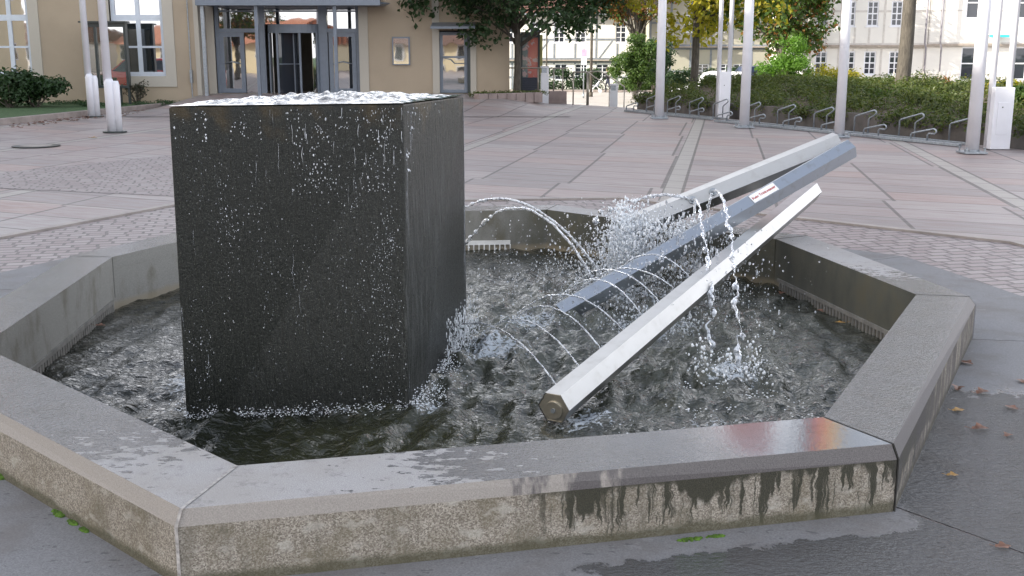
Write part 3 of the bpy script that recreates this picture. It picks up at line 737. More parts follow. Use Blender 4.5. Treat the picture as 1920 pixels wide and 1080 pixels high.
# round plug on the lower end of bar three
c = MB(); c.tube([-u3 * .004, u3 * .012], .046, 24); c.build('end_plug', M['capsteel'], bar3, bevel=.002, loc=(0, 0, -.012))
c = MB(); c.tube([-u3 * .009, u3 * .012], .012, 12); c.build('screw', M['galv'], bar3, loc=(0, 0, -.012))
def facet(u, ang):
    x = u.cross(Vector((0, 0, 1))).normalized(); z = x.cross(u).normalized(); return (x * math.sin(ang) + z * math.cos(ang)).normalized(), x, z
# nozzles on bar 1 (upper right facet)
nn, xx, zz = facet(u1, R(60))
nn, xx, zz = facet(u1, R(68))
for px in (1296, 1334):
    t = along_px(B1, px)
    c0 = u1 * (L1 * t) + nn * (.094 * .86)
    mb = MB(); mb.tube([c0 - nn * .01, c0 + nn * .018], [.030, .030], 20); mb.tube([c0 + nn * .018, c0 + nn * .028], [.018, .016], 14)
    mb.build('nozzle', M['galv'], bar1, bevel=.003)
# label on bar 2
t = along_px(B2, 1428); 
nn2, xx2, zz2 = facet(u2, R(40)); c0 = u2 * (L2 * t) + nn2 * (HR * .866 + .002); sd = u2.cross(nn2).normalized()
mb = MB(); h_, w_ = .036, .115
mb.add([c0 + u2 * i * w_ + sd * j * h_ + nn2 * k for k in (0, .003) for i, j in ((-1, -1), (1, -1), (1, 1), (-1, 1))], [(3, 2, 1, 0), (4, 5, 6, 7), (0, 1, 5, 4), (1, 2, 6, 5), (2, 3, 7, 6), (3, 0, 4, 7)])
lab = mb.build('label_plate', simple('label_white', (0.85, 0.85, 0.85), 0.4, var=0.03), bar2)
fc = bpy.data.curves.new('label_text', 'FONT'); fc.body = 'Kein Trinkwasser'; fc.size = .030; fc.align_x = 'CENTER'; fc.align_y = 'CENTER'; fc.extrude = .0003; fc.offset = .0006
fc.materials.append(simple('label_red', (0.45, 0.08, 0.07), 0.5)); ft = bpy.data.objects.new('lettering', fc); COL.objects.link(ft)
ft.parent = lab
rot = Matrix((u2, -sd if (-sd).cross(u2).dot(nn2) < 0 else sd, nn2)).transposed()
yax = nn2.cross(u2).normalized(); rot = Matrix((u2, yax, nn2)).transposed()
ft_me = bpy.data.meshes.new_from_object(ft); bpy.data.objects.remove(ft); ft = bpy.data.objects.new('lettering', ft_me); COL.objects.link(ft); ft.parent = lab
ft.matrix_local = Matrix.Translation(c0 + nn2 * .0045) @ rot.to_4x4()
# small jet holes on bar 3
# nozzle pipe carrying the rear bar
np_ = tag(MB().tube([(0, 0, 0), (0, 0, .30), (0, 0, .42)], [.05, .05, .035], 16).build('nozzle_pipe', M['capsteel'], loc=(r0.x + .02, r0.y + .03, -.42 + .0)), 'short upright nozzle pipe in the pool under the rear steel bar', 'pipe')

# ------------------------------------------------------------------ water in the air
def arc(a, b, h, n=40):
    a, b = Vector(a), Vector(b); return [a.lerp(b, i / n) + Vector((0, 0, 4 * h * (i / n) * (1 - i / n))) for i in range(n + 1)]
def stream(name, label, pts, r0_, r1_, wob, group, breakup=.55, cat='water jet', seed=0):
    rr = random.Random(seed + 5); mb = MB(); n = len(pts)
    P = []; Rr = []; ph = rr.random() * 6
    m_ = max(2, int(4))
    fine = [pts[i].lerp(pts[i + 1], k / m_) for i in range(n - 1) for k in range(m_)] + [pts[-1]]
    off = Vector()
    for i, p in enumerate(fine):
        t = i / len(fine)
        if i % 3 == 0: off = off * .6 + Vector((rr.gauss(0, 1), rr.gauss(0, 1), rr.gauss(0, 1))) * wob * t * .6
        P.append(p + off)
        br_ = max(0.0, (t - (1 - breakup)) / max(breakup, .01))
        bead = .5 + .5 * math.sin(i * (1.05 if r1_ < .007 else .42) + ph + 1.5 * math.sin(i * .23))
        Rr.append((r0_ + (r1_ - r0_) * t) * ((.75 + .35 * rr.random()) * (1 - br_ ** .4) + br_ ** .4 * (.10 + 1.45 * bead ** 1.6)))
    mb.tube(P, Rr, 7)
    o = mb.build(name, M['drops'], None, smooth=True)
    base = pts[0]; me = o.data
    me.transform(Matrix.Translation(-base)); o.location = base
    return tag(o, label, cat, group)
nl = ['nearest the capped end', 'second from the capped end', 'third from the capped end', 'fourth from the capped end', 'fifth from the capped end', 'sixth from the capped end', 'seventh from the capped end', 'highest up the bar']
x3 = u3.cross(Vector((0, 0, 1))).normalized(); z3 = x3.cross(u3)
for i, px in enumerate((1066, 1108, 1148, 1190, 1224, 1256, 1285, 1312)):
    t = along_px(B3, px)
    s0 = B3[0] + u3 * (L3 * t) - x3 * (HR * .8) + z3 * (HR * .55)
    e0 = s0 + Vector((-.66 + .02 * i + rng.uniform(-.1, .1), 1.25 - .05 * i + rng.uniform(-.15, .15), 0)); e0.z = WZ
    if i == 0: e0 = Vector((-.40, 6.25, -.02))
    stream('water_jet', 'thin arching jet from the lowest bar, ' + nl[i], arc(s0, e0, .205 + rng.uniform(-.045, .04), 46), .0046, .0054, .0048, 'row of thin jets from the lowest bar', .32, seed=i)
stream('water_jet', 'upper of two crossing arcs beside the block', arc((.66, 7.55, .03), (-.75, 8.55, .06), .50, 60), .010, .011, .007, 'crossing arcs beside the block', .45, seed=31)
stream('water_jet', 'lower of two crossing arcs, breaking up in drops over the comb', arc((.60, 7.30, .0), (-.36, 8.3, .16), .42, 60), .010, .011, .008, 'crossing arcs beside the block', .35, seed=32)
P1 = B1[0] + u1 * (L1 * along_px(B1, 1334)) + nn * .1
P2 = B1[0] + u1 * (L1 * along_px(B1, 1296)) + nn * .1
stream('water_jet', 'thick broken stream falling in front of the lowest bar to the splash', arc(P1, (1.26, 5.72, WZ), .30, 60), .009, .014, .018, 'thick streams from the two nozzles', .8, seed=41)
stream('water_jet', 'thick broken stream falling short behind the first one', arc(P2, (1.18, 6.2, WZ), .26, 54), .009, .013, .018, 'thick streams from the two nozzles', .8, seed=42)
stream('water_jet', 'ragged stream thrown from the nozzle toward the geyser', arc(P2, (.62, 8.3, .34), .10, 44), .011, .016, .018, 'thick streams from the two nozzles', .7, seed=43)
stream('water_jet', 'beaded drip falling from the upper nozzle past the middle bar', arc(P1 - Vector((.03, .1, 0)), P1 + Vector((-.17, -.35, -.60)), .02, 34), .010, .013, .007, 'thick streams from the two nozzles', .8, seed=44)
stream('water_jet', 'beaded drip falling from the lower nozzle past the middle bar', arc(P2 - Vector((0, .1, 0)), P2 + Vector((-.03, -.3, -.50)), .02, 30), .010, .013, .007, 'thick streams from the two nozzles', .8, seed=45)
# spray: thousands of drops in the air
dm = MB(); fm = MB()
def spray(mbb, c, s, n, r0_, r1_, zmin=WZ, zmax=9, stretch=1.6):
    for _ in range(n):
        p = Vector((rng.gauss(c[0], s[0]), rng.gauss(c[1], s[1]), c[2] + abs(rng.gauss(0, s[2])))) if s[2] > 0 else Vector((rng.gauss(c[0], s[0]), rng.gauss(c[1], s[1]), c[2]))
        if p.z < zmin or p.z > zmax: continue
        r = r0_ + (r1_ - r0_) * rng.random() ** 3
        mbb.ball(p, r, 1, 1, rng.uniform(.9, stretch), 5, 4)
gx, gy = at(1166, 480, -.0).to_2d()
gy = 8.15; gx = .86
spray(fm, (gx, gy, .0), (.055, .055, .26), 2600, .002, .011, zmax=.50)
spray(fm, (gx + .30, gy - .25, .28), (.20, .16, .07), 700, .002, .009, zmax=.6, stretch=3)
spray(fm, (gx + .12, gy - .5, .0), (.24, .25, .14), 1100, .0015, .007, zmax=.5, stretch=2.5)
spray(dm, (1.35, 7.3, .0), (.12, .45, .22), 420, .002, .008, zmax=.55, stretch=3)
spray(fm, (gx + .02, gy - .08, .12), (.10, .10, .20), 1300, .002, .010, zmax=.56, stretch=2.5)
spray(fm, (gx + .42, gy - .30, .30), (.14, .14, .06), 500, .002, .009, zmax=.6, stretch=3)
spray(dm, (gx + .25, gy - .4, .10), (.28, .3, .18), 900, .003, .012, zmax=.6, stretch=4)
spray(fm, (gx, gy, -.05), (.12, .12, .20), 2200, .0025, .008, zmax=.5)
spray(dm, (gx, gy, -.05), (.30, .24, .22), 1500, .002, .009, zmax=.55)
spray(dm, (.75, 7.5, WZ), (.42, .45, .20), 1500, .0015, .007)
spray(dm, (1.25, 7.2, WZ), (.28, .45, .22), 700, .002, .008)
spray(dm, (.2, 8.2, WZ), (.5, .5, .25), 420, .002, .006)
spray(fm, (.95, 6.85, WZ), (.16, .18, .05), 420, .003, .009)
spray(dm, (.62, 6.9, WZ), (.30, .35, .10), 500, .002, .009)
for c, s, n in (((1.22, 5.72, WZ), (.10, .10, .06), 360), ((1.05, 5.85, WZ), (.03, .03, .10), 70), ((1.34, 5.8, WZ), (.03, .03, .12), 70)): spray(fm, c, s, n, .002, .009)
for k in range(1100):     # foot of the block, where the sheet of water breaks up
    u = rng.random(); p = b0[0].lerp(b0[1], u) + fr_n * abs(rng.gauss(0, .035)); (dm if k % 5 else fm).ball((p.x, p.y, WZ + abs(rng.gauss(0, .022))), rng.uniform(.0008, .003), 1.6, 1.6, 1, 5, 3)
for k in range(1500):
    u = rng.random(); p = b0[1].lerp(b0[2], u) + sd_n * abs(rng.gauss(0, .07)); fm.ball((p.x, p.y, WZ + abs(rng.gauss(0, .03 + .07 * max(0, u - .5)))), rng.uniform(.001, .004), 1.2, 1.2, 1, 5, 3)
for k in range(600):
    u = rng.uniform(.5, .95); p = b0[1].lerp(b0[2], u) + sd_n * abs(rng.gauss(0.03, .04)); fm.ball((p.x, p.y, WZ + rng.random() * .24), rng.uniform(.001, .004), 1, 1, rng.uniform(1.5, 6), 5, 3)
for k in range(500):
    u = rng.random(); p = b0[0].lerp(b0[3], u) - sd_n * abs(rng.gauss(0, .06)); fm.ball((p.x, p.y, WZ + abs(rng.gauss(0, .03))), rng.uniform(.0015, .005), 1.2, 1.2, 1, 5, 3)
for k in range(1200):     # froth on the stirred surface
    x, y = rng.uniform(.3, 1.5), rng.uniform(4.3, 5.6)
    if mnoise.noise(Vector((x * 4, y * 4, 1))) > .12: fm.ball((x, y, WZ + rng.random() * .012), rng.uniform(.0015, .005), 1.5, 1.5, .7, 5, 3)
tag(dm.build('water_droplets', M['drops'], smooth=True), 'clear drops flying between the block and the steel bars', 'water drops', kind='stuff')
tag(fm.build('white_spray', M['foam'], smooth=True), 'white splash and froth at the geyser and block foot', 'splash', kind='stuff')

# ------------------------------------------------------------------ moss and fallen leaves
def mossclump(p, r, label, sx=1.0, rz=0.0):
    p = Vector((p.x, p.y, 0)) * (1 + .020 / EYE)
    mb = MB(); rr = random.Random(int(p.x * 1000))
    for _ in range(40):
        a, q = rr.random() * 6.28, rr.random() ** .5
        mb.ball((math.cos(a) * q * r * 1.4 * sx, math.sin(a) * q * r * .5, r * .15 * (1 - q)), r * rr.uniform(.2, .38), 1, 1, .8, 7, 5)
    tag(mb.build('moss', M['moss'], smooth=True, loc=(p.x, p.y, -.020), rotz=rz), label, 'moss')
mossclump(at(4, 890), .05, 'moss clump at the frame edge under the rim', 1, -.8)
mossclump(at(112, 964), .03, 'biggest bright moss tuft at the foot of the basin wall', 1, -.8)
mossclump(at(138, 981), .024, 'moss tuft between two others at the basin foot', 1, -.8)
mossclump(at(158, 994), .02, 'smallest of the three moss tufts at the basin foot', 1, -.8)
mossclump(at(1296, 1012), .022, 'flat moss strip under the algae stained front wall', 1.6, .23)
mossclump(at(1342, 1006), .018, 'shorter flat moss strip under the algae stained front wall', 1.5, .23)
def leafmesh(rr, size):
    mb = MB(); n = 9; ctr = []
    curl = rr.uniform(.2, .6)
    for i in range(n):
        t = i / (n - 1); w = math.sin(math.pi * min(1, t * 1.05)) ** .8 * .34 * (1 + .35 * math.sin(t * 14 + rr.random()))
        z = curl * .12 * math.sin(t * 3) + rr.uniform(0, .03)
        ctr.append([Vector((t - .5, -w, z + curl * w * .5)), Vector((t - .5, 0, z)), Vector((t - .5, w, z + curl * w * .7))])
    for i in range(n - 1):
        for k in range(2): mb.face([ctr[i][k] * size, ctr[i + 1][k] * size, ctr[i + 1][k + 1] * size, ctr[i][k + 1] * size])
    mb.tube([Vector((-.5, 0, .05)) * size, Vector((-.85, .08, .16)) * size], size * .015, 5)
    return mb
fl = [((1843, 738), .10, 'curled orange leaf lying on the pale wet slab', 'fallen', .4), ((1896, 766), .085, 'small brown leaf near the photo edge on the wet slab', 'fallen', 2.1), ((1796, 730), .09, 'dark orange leaf against the basin foot', 'fallen', 1.1),
      ((1812, 682), .10, 'brown leaf leaning on the basin wall near its corner', 'fallen', -1.0), ((1797, 771), .075, 'bright orange leaf wedged at the basin foot', 'fallen2', .2), ((1838, 806), .10, 'soaked brown leaf flat in the puddle', 'fallen', .1),
      ((1890, 818), .06, 'dark wet leaf scrap in the puddle', 'fallen', .7), ((1881, 1027), .07, 'reddish leaf on the dark wet slab near the bottom corner', 'fallen', .1), ((1916, 716), .08, 'red leaf cut by the photo edge', 'fallen', 1.4),
      ((1786, 893), .06, 'pale leaf stub shining in the puddle', 'fallen2', 0.0), ((176, 259), .16, 'single yellow leaf on the plaza below the flagpole', 'fallen2', .3)]
for i, (p, sz, lb, mt, rz) in enumerate(fl):
    q = at(*p, -.018 if p[0] > 500 else 0); o = leafmesh(random.Random(i), sz * .82).build('fallen_leaf', M[mt], smooth=True, loc=(q.x, q.y, q.z + .004), rotz=rz); tag(o, lb, 'leaf', 'fallen autumn leaves')
for i, (px, py, lb) in enumerate(((188, 618, 'orange leaf caught at the left comb'), (1466, 556, 'orange leaf at the upper end of the right comb'), (1536, 590, 'red brown leaf on the right comb'), (1575, 612, 'yellow leaf stuck in the right comb'))):
    q = at(px, py, -.10); o = leafmesh(random.Random(i + 40), .07).build('fallen_leaf', M['fallen2' if i == 3 else 'fallen'], smooth=True, loc=(q.x, q.y, -.075), rotz=i); tag(o, lb, 'leaf', 'fallen autumn leaves')
mb = MB()
for _ in range(150):
    t = rng.random(); p = at(-20, 238).lerp(at(305, 203), t) + Vector((rng.uniform(.0, .9), rng.uniform(-.6, .3), 0)); a = rng.random() * 6.28; s_ = rng.uniform(.03, .07)
    mb.face([(p.x + s_ * math.cos(a + k), p.y + s_ * math.sin(a + k), .012 + .02 * (k_ % 2)) for k_, k in enumerate((0, 1.4, 3.1, 4.6))])
tag(mb.build('leaf_litter', M['fallen']), 'brown leaf litter along the planter kerb before the building', 'leaf litter', kind='stuff')

# ------------------------------------------------------------------ foliage tools
def leaves(name, mat, parent, clusters, n, size, seed=1, flat=0.5, loc=(0, 0, 0), aspect=.62):
    """clusters: (cx,cy,cz,rx,ry,rz) in parent's space; small folded leaves scattered through each clump's volume"""
    rs = np.random.RandomState(seed); w = np.array([c[3] * c[4] * c[5] for c in clusters]) ** .75; w = w / w.sum()
    which = rs.choice(len(clusters), n, p=w); C = np.array(clusters)[which]
    d = rs.normal(size=(n, 3)); d /= np.linalg.norm(d, axis=1)[:, None]; rad = rs.rand(n) ** .45 * (1 + .12 * rs.normal(size=n))
    P = C[:, :3] + d * rad[:, None] * C[:, 3:6]
    up = d * .7 + rs.normal(size=(n, 3)) * .55 + np.array([0, 0, flat]); up /= np.linalg.norm(up, axis=1)[:, None]
    t = np.cross(up, rs.normal(size=(n, 3))); t /= np.linalg.norm(t, axis=1)[:, None]; b = np.cross(up, t)
    s = size * rs.uniform(.6, 1.35, n)[:, None]
    v0 = P - t * s * .5; v2 = P + t * s * .5; v1 = P + b * s * .5 * aspect + up * s * .14; v3 = P - b * s * .5 * aspect + up * s * .14
    vs = np.stack([v0, v1, v2, v3], 1).reshape(-1, 3); k = np.arange(n) * 4
    fs = np.concatenate([np.stack([k, k + 1, k + 2], 1), np.stack([k, k + 2, k + 3], 1)])
    me = bpy.data.meshes.new(name); me.from_pydata(vs.tolist(), [], fs.tolist()); me.materials.append(mat)
    o = bpy.data.objects.new(name, me); COL.objects.link(o); o.location = loc
    if parent is not None: o.parent = parent
    return o
def clumps(c, r, k, cr, seed, zmin=None, shell=.55):
    rr = random.Random(seed); out = []
    while len(out) < k:
        v = Vector((rr.gauss(0, 1), rr.gauss(0, 1), rr.gauss(0, 1))).normalized() * (shell + (1 - shell) * rr.random())
        p = (c[0] + v.x * r[0], c[1] + v.y * r[1], c[2] + v.z * r[2])
        if zmin is not None and p[2] < zmin: continue
        q = cr * rr.uniform(.6, 1.3); out.append((*p, q, q, q * .75))
    return out
def tree(name, label, base, th, tr, cc, cr_, k, clr, n, size, mats, seed, lean=(0, 0), group=None, zmin=None, limbs=9):
    o = thing(name, label, 'tree', base, group=group); rr = random.Random(seed)
    mb = MB(); H = cc[2]
    mb.tube([(lean[0] * t + .04 * math.sin(t * 5), lean[1] * t, H * t) for t in (0, .03, .1, .25, .45, .7, 1)], [tr * 1.35, tr * 1.1, tr, tr * .93, tr * .85, tr * .6, tr * .25], 12)
    mb.build('trunk', M['bark'], o, smooth=True)
    cl = clumps(cc, cr_, k, clr, seed, zmin)
    mb = MB()
    for c in cl[:limbs * 3]:
        z0 = H * rr.uniform(.35, .7); a = Vector((lean[0] * .6, lean[1] * .6, z0)); b = Vector(c[:3]); mid = a.lerp(b, .5) + Vector((0, 0, .25))
        mb.tube([a, mid, b], [tr * .32, tr * .2, tr * .07], 6)
    mb.build('limbs', M['bark'], o, smooth=True)
    for i, (mt, share, sub) in enumerate(mats):
        leaves('crown', mt, o, [c for j, c in enumerate(cl) if sub is None or sub(c)] or cl, int(n * share), size, seed + i)
    return o

# ------------------------------------------------------------------ facade tool (plane facing the camera side)
class Facade:
    def __init__(s, Y): s.Y = Y
    def uz(s, px, py): p = atd(px, py, s.Y); return p.x, p.z
def holed(mb, x0, x1, z0, z1, holes, y, t, rev=True):
    xs_ = sorted({x0, x1} | {h[k] for h in holes for k in (0, 1) if x0 < h[k] < x1}); zs_ = sorted({z0, z1} | {h[k] for h in holes for k in (2, 3) if z0 < h[k] < z1})
    for i in range(len(xs_) - 1):
        for j in range(len(zs_) - 1):
            cx, cz = (xs_[i] + xs_[i + 1]) / 2, (zs_[j] + zs_[j + 1]) / 2
            if any(h[0] < cx < h[1] and h[2] < cz < h[3] for h in holes): continue
            a, b, c, d = xs_[i], xs_[i + 1], zs_[j], zs_[j + 1]
            mb.face([(a, y, c), (b, y, c), (b, y, d), (a, y, d)]); mb.face([(a, y + t, d), (b, y + t, d), (b, y + t, c), (a, y + t, c)])
    for h in holes:
        a, b, c, d = h
        mb.face([(a, y, c), (a, y, d), (a, y + t, d), (a, y + t, c)]); mb.face([(b, y, d), (b, y, c), (b, y + t, c), (b, y + t, d)])
        mb.face([(a, y, d), (b, y, d), (b, y + t, d), (a, y + t, d)]); mb.face([(b, y, c), (a, y, c), (a, y + t, c), (b, y + t, c)])
def window(parent, x0, x1, z0, z1, y, nx, zsplits, fw, fmat, gmat, name='window', dep=.06, sub=None, subz=None):
    mb = MB()
    mb.box(x0, x0 + fw, y, y + dep, z0, z1).box(x1 - fw, x1, y, y + dep, z0, z1).box(x0 + fw, x1 - fw, y, y + dep, z0, z0 + fw).box(x0 + fw, x1 - fw, y, y + dep, z1 - fw, z1)
    for i in range(1, nx):
        c = x0 + (x1 - x0) * i / nx; mb.box(c - fw * .5, c + fw * .5, y + .004, y + dep - .004, z0 + fw, z1 - fw)
    for zc, hw in zsplits: mb.box(x0 + fw, x1 - fw, y - .004, y + dep + .002, zc - hw, zc + hw)
    w = mb.build(name, fmat, parent)
    MB().face([(x0 + fw, y + dep * .6, z0 + fw), (x1 - fw, y + dep * .6, z0 + fw), (x1 - fw, y + dep * .6, z1 - fw), (x0 + fw, y + dep * .6, z1 - fw)]).build('pane', gmat, w)
    return w

# ------------------------------------------------------------------ town hall, two wings
FA = Facade(34.5); hallA = thing('town_hall_wing', 'ochre plastered wing with tall white windows behind the flagpoles', 'building', (0, 0, 0))
xa0, xa1 = -34, FA.uz(375, 100)[0]
w1x = FA.uz(-30, 0)[0], FA.uz(50, 0)[0]; w2x = FA.uz(203, 0)[0], FA.uz(303, 0)[0]
zsill = FA.uz(250, 143)[1]; zt = FA.uz(250, 33)[1]; zs1 = zsill
ztop = 5.6
holes = [(w1x[0], w1x[1], zsill, ztop - 1), (w2x[0], w2x[1], zsill, ztop - 1)]
mb = MB(); holed(mb, xa0, xa1, -.2, ztop, holes, 34.5, .3)
mb.face([(xa1, 34.5, -.2), (xa1, 50, -.2), (xa1, 50, ztop), (xa1, 34.5, ztop)]); mb.face([(xa0, 50, -.2), (xa0, 34.5, -.2), (xa0, 34.5, ztop), (xa0, 50, ztop)])
mb.build('wall', M['wall'], hallA)
MB().box(xa0 - .4, xa1 + .3, 34.1, 50, ztop, ztop + .35).build('roof', M['frame'], hallA)
tr = .32
for a, b in (w1x, w2x):
    mb = MB(); mb.box(a - tr, a, 34.46, 34.6, zsill - tr, ztop - .8).box(b, b + tr, 34.46, 34.6, zsill - tr, ztop - .8).box(a, b, 34.46, 34.6, zsill - tr, zsill)
    mb.build('surround', M['trim'], hallA)
    window(hallA, a, b, zsill, ztop - 1, 34.62, 2, [(zt, .09), (FA.uz(0, 88)[1], .03)], .13, M['whiteframe'], M['glass'])
mb = MB().box(FA.uz(361, 0)[0], xa1 + .006, 34.47, 34.7, -.2, ztop - .003); mb.build('corner_pilaster', M['trim'], hallA)
px_ = FA.uz(361, 100)[0] - .06
mb = MB().tube([(px_, 34.43, .05), (px_, 34.43, ztop)], .02, 8); mb.box(px_ - .035, px_ + .035, 34.38, 34.49, FA.uz(0, 155)[1], FA.uz(0, 131)[1]); mb.build('lightning_rod', M['galv'], hallA)
# recessed entrance wing
YB = 35.4; FB = Facade(YB); hallB = thing('town_hall_entrance', 'ochre plastered entrance wing with revolving door and glass canopy', 'building', (0, 0, 0))
def bx(px): return FB.uz(px, 100)[0]
def bz(py): return FB.uz(900, py)[1]
zb = .35; GB = (bx(404), bx(674), zb, bz(-30)); DB = (bx(824), bx(878), zb, bz(57))
xb0, xb1 = bx(330), bx(955)
mb = MB(); holed(mb, xb0, xb1, -.2, 5.2, [GB, DB], YB, .3)
mb.face([(xb1, YB, -.2), (xb1, YB + 3, -.2), (xb1, YB + 3, 5.2), (xb1, YB, 5.2)])
mb.build('wall', M['wall'], hallB)
MB().box(xb0, xb1 + .3, YB - .35, YB + 3, 5.2, 5.5).build('roof', M['frame'], hallB)
MB().box(GB[0] - 1, DB[1] + 1, YB + 2.4, YB + 2.5, zb, 5.0).build('inner_partition', simple('dim_interior', (.10, .09, .08), .8), hallB)
MB().box(GB[0] - 1, DB[1] + 1, YB + .3, YB + 2.4, zb - .1, zb).build('inner_floor', M['kerb'], hallB)
for a, b in ((390, 404), (674, 691), (811, 824), (882, 893)):
    MB().box(bx(a), bx(b), YB - .05, YB + .1, .0, 5.19 if a != 882 else bz(57)).build('pilaster', M['trim'], hallB)
for z0, z1, c in ((bz(50), bz(22), (.24, .27, .31)), (bz(153), bz(60), (.17, .17, .26))):
    MB().box(bx(379), bx(387), YB - .03, YB, z0, z1).build('wall_plaque', simple('plaque', c, .3), hallB)
# poster case
MB().box(bx(736), bx(769), YB - .08, YB, bz(122), bz(69)).build('poster_case', M['frame'], hallB)
MB().face([(bx(738.5), YB - .084, bz(120)), (bx(766.5), YB - .084, bz(120)), (bx(766.5), YB - .084, bz(72)), (bx(738.5), YB - .084, bz(72))]).build('poster_glass', mat_glass('poster_glass', (.2, .22, .2), 5.0), hallB)
# entrance glazing: door leaves, posts, transoms
yg = YB + .08; ztr = bz(57)
mbf = MB()
for a, b in ((404, 411), (484, 497), (598, 614), (668, 674)): mbf.box(bx(a), bx(b), yg, yg + .12, zb, GB[3])
mbf.box(bx(411), bx(484), yg + .01, yg + .11, ztr - .06, ztr + .06).box(bx(614), bx(668), yg + .01, yg + .11, ztr - .06, ztr + .06)
mbf.box(bx(411), bx(668), yg + .012, yg + .10, bz(22), bz(19))
mbf.build('entrance_frame', M['frame'], hallB)
for a, b in ((412, 482), (497, 598), (615, 667)):
    z0 = ztr + .06 if a != 497 else bz(45)
    MB().face([(bx(a), yg + .07, z0), (bx(b), yg + .07, z0), (bx(b), yg + .07, GB[3]), (bx(a), yg + .07, GB[3])]).build('transom_glass', M['glass'], hallB)
def door(a, b, par, hx):
    d = window(par, bx(a), bx(b), zb + .02, ztr - .065, yg + .02, 1, [], .13, M['frame'], M['glass'], 'door')
    hz = bz(118); mb = MB().tube([(bx(a) + .14, yg - .04, hz - .03), ((bx(a) + bx(b)) / 2, yg - .10, hz + .04), (bx(b) - .14, yg - .04, hz - .03)], .018, 8); mb.build('handle', M['galv'], d, smooth=True)
    return d
door(411, 457, hallB, 0); door(616, 667, hallB, 0)
MB().face([(bx(458), yg + .07, zb), (bx(484), yg + .07, zb), (bx(484), yg + .07, ztr - .065), (bx(458), yg + .07, ztr - .065)]).build('side_glass', M['glass'], hallB)
# revolving door drum
cx, cr2 = (bx(503) + bx(598)) / 2, (bx(598) - bx(503)) / 2
rd = MB(); n = 18
def arcring(r_in, r_out, z0, z1, a0, a1, n=14):
    pts = [(a0 + (a1 - a0) * i / n) for i in range(n + 1)]
    poly = [(cx + r_out * math.cos(a), yg + r_out * .55 * math.sin(a)) for a in pts] + [(cx + r_in * math.cos(a), yg + r_in * .55 * math.sin(a)) for a in reversed(pts)]
    return poly
rd.prism(arcring(.05, cr2, 0, 0, math.pi, 2 * math.pi)[:15], bz(62), bz(46)).build('revolving_door', M['frame'], hallB)
rdo = [o for o in COL.objects if o.name.startswith('revolving_door')][0]
for a0 in (math.pi, 2 * math.pi - .30):
    MB().prism(arcring(cr2 - .06, cr2, 0, 0, a0, a0 + .30, 6), zb, bz(62)).build('drum_post', M['frame'], rdo)
for a0 in (math.pi + .30, 2 * math.pi - .62):
    MB().prism(arcring(cr2 - .045, cr2 - .03, 0, 0, a0, a0 + .32, 6), zb, bz(62)).build('curved_glass', M['glass'], rdo)
for k, a0 in enumerate((math.pi * 1.28, math.pi * 1.62)):
    p = (cx + cr2 * .9 * math.cos(a0), yg + cr2 * .5 * math.sin(a0)); c = (cx, yg + .1)
    w = MB().bar((p[0], p[1], zb), (p[0], p[1], bz(62)), .06).bar((c[0] + .04 * k, c[1], zb), (c[0] + .04 * k, c[1], bz(62)), .07).bar((p[0], p[1], bz(120)), (c[0], c[1], bz(120)), .03).build('door_wing', M['frame'], rdo)
    MB().face([(p[0], p[1], zb), (c[0], c[1], zb), (c[0], c[1], bz(62)), (p[0], p[1], bz(62))]).build('wing_glass', M['darkglass'], w)
# canopy with ribs and columns
mb = MB(); cz = bz(11)
mb.box(bx(398), bx(722), YB - 1.5, YB - .01, cz - .02, cz + .06).box(bx(398), bx(726), YB - 1.62, YB - 1.5, cz - .05, cz + .12)
for i in range(15):
    x = bx(404) + (bx(715) - bx(404)) * i / 14; mb.box(x - .03, x + .03, YB - 1.48, YB - .02, cz + .06, cz + .2)
mb.add([(bx(722), YB - 1.5, cz - .02), (bx(722), YB - .01, cz - .02), (bx(741), YB - .8, cz + .05), (bx(722), YB - 1.5, cz + .06), (bx(722), YB - .01, cz + .06)], [(0, 1, 2), (4, 3, 2), (3, 0, 2), (1, 4, 2)])
mb.build('canopy', M['frame'], hallB)
for px in (406.5, 502.5, 643): MB().box(bx(px - 3), bx(px + 3), YB - 1.45, YB - 1.35, .15, cz - .02).build('canopy_post', M['frame'] if px > 410 else M['galv'], hallB)
MB().box(bx(614), bx(630), YB + .9, YB + 1.1, bz(40), bz(27)).build('lit_lamp', Mt('lit_lamp').set(col=(1, .95, .8), emit=(1, .92, .72, 1), es=2.5), hallB)
# second door
dd = window(hallB, bx(824), bx(876), zb + .02, bz(60), YB + .06, 1, [(bz(107), .03)], .10, M['frame'], mat_glass('door_glass', (.03, .03, .02), 5.0), 'door')
MB().box(bx(877), bx(882), YB - .02, YB + .1, zb, bz(58)).build('door_jamb', M['blackm'], hallB)
MB().tube([(bx(829), YB + .0, bz(108)), (bx(845), YB - .05, bz(112)), (bx(852), YB - .05, bz(119)), (bx(872), YB, bz(119))], .016, 8).build('handle', M['galv'], dd, smooth=True)
mb = MB(); z0 = bz(54)
mb.add([(bx(812), YB - 1.0, z0 - .02), (bx(893), YB - 1.0, z0 - .02), (bx(893), YB - .01, z0 + .12), (bx(812), YB - .01, z0 + .12), (bx(812), YB - 1.0, z0 + .05), (bx(893), YB - 1.0, z0 + .05), (bx(893), YB - .01, z0 + .2), (bx(812), YB - .01, z0 + .2)],
       [(3, 2, 1, 0), (4, 5, 6, 7), (0, 1, 5, 4), (1, 2, 6, 5), (2, 3, 7, 6), (3, 0, 4, 7)]); mb.build('door_canopy', M['frame'], hallB)
def sm(t): t = max(0, min(1, t)); return t * t * (3 - 2 * t)
def rise(x, y): return .34 * sm((y - 28.5) / 6.5) * sm((1.5 - x) / 2.2) * sm((x + 10.6) / 1.0)
vs = []; nx_, ny_ = 40, 30
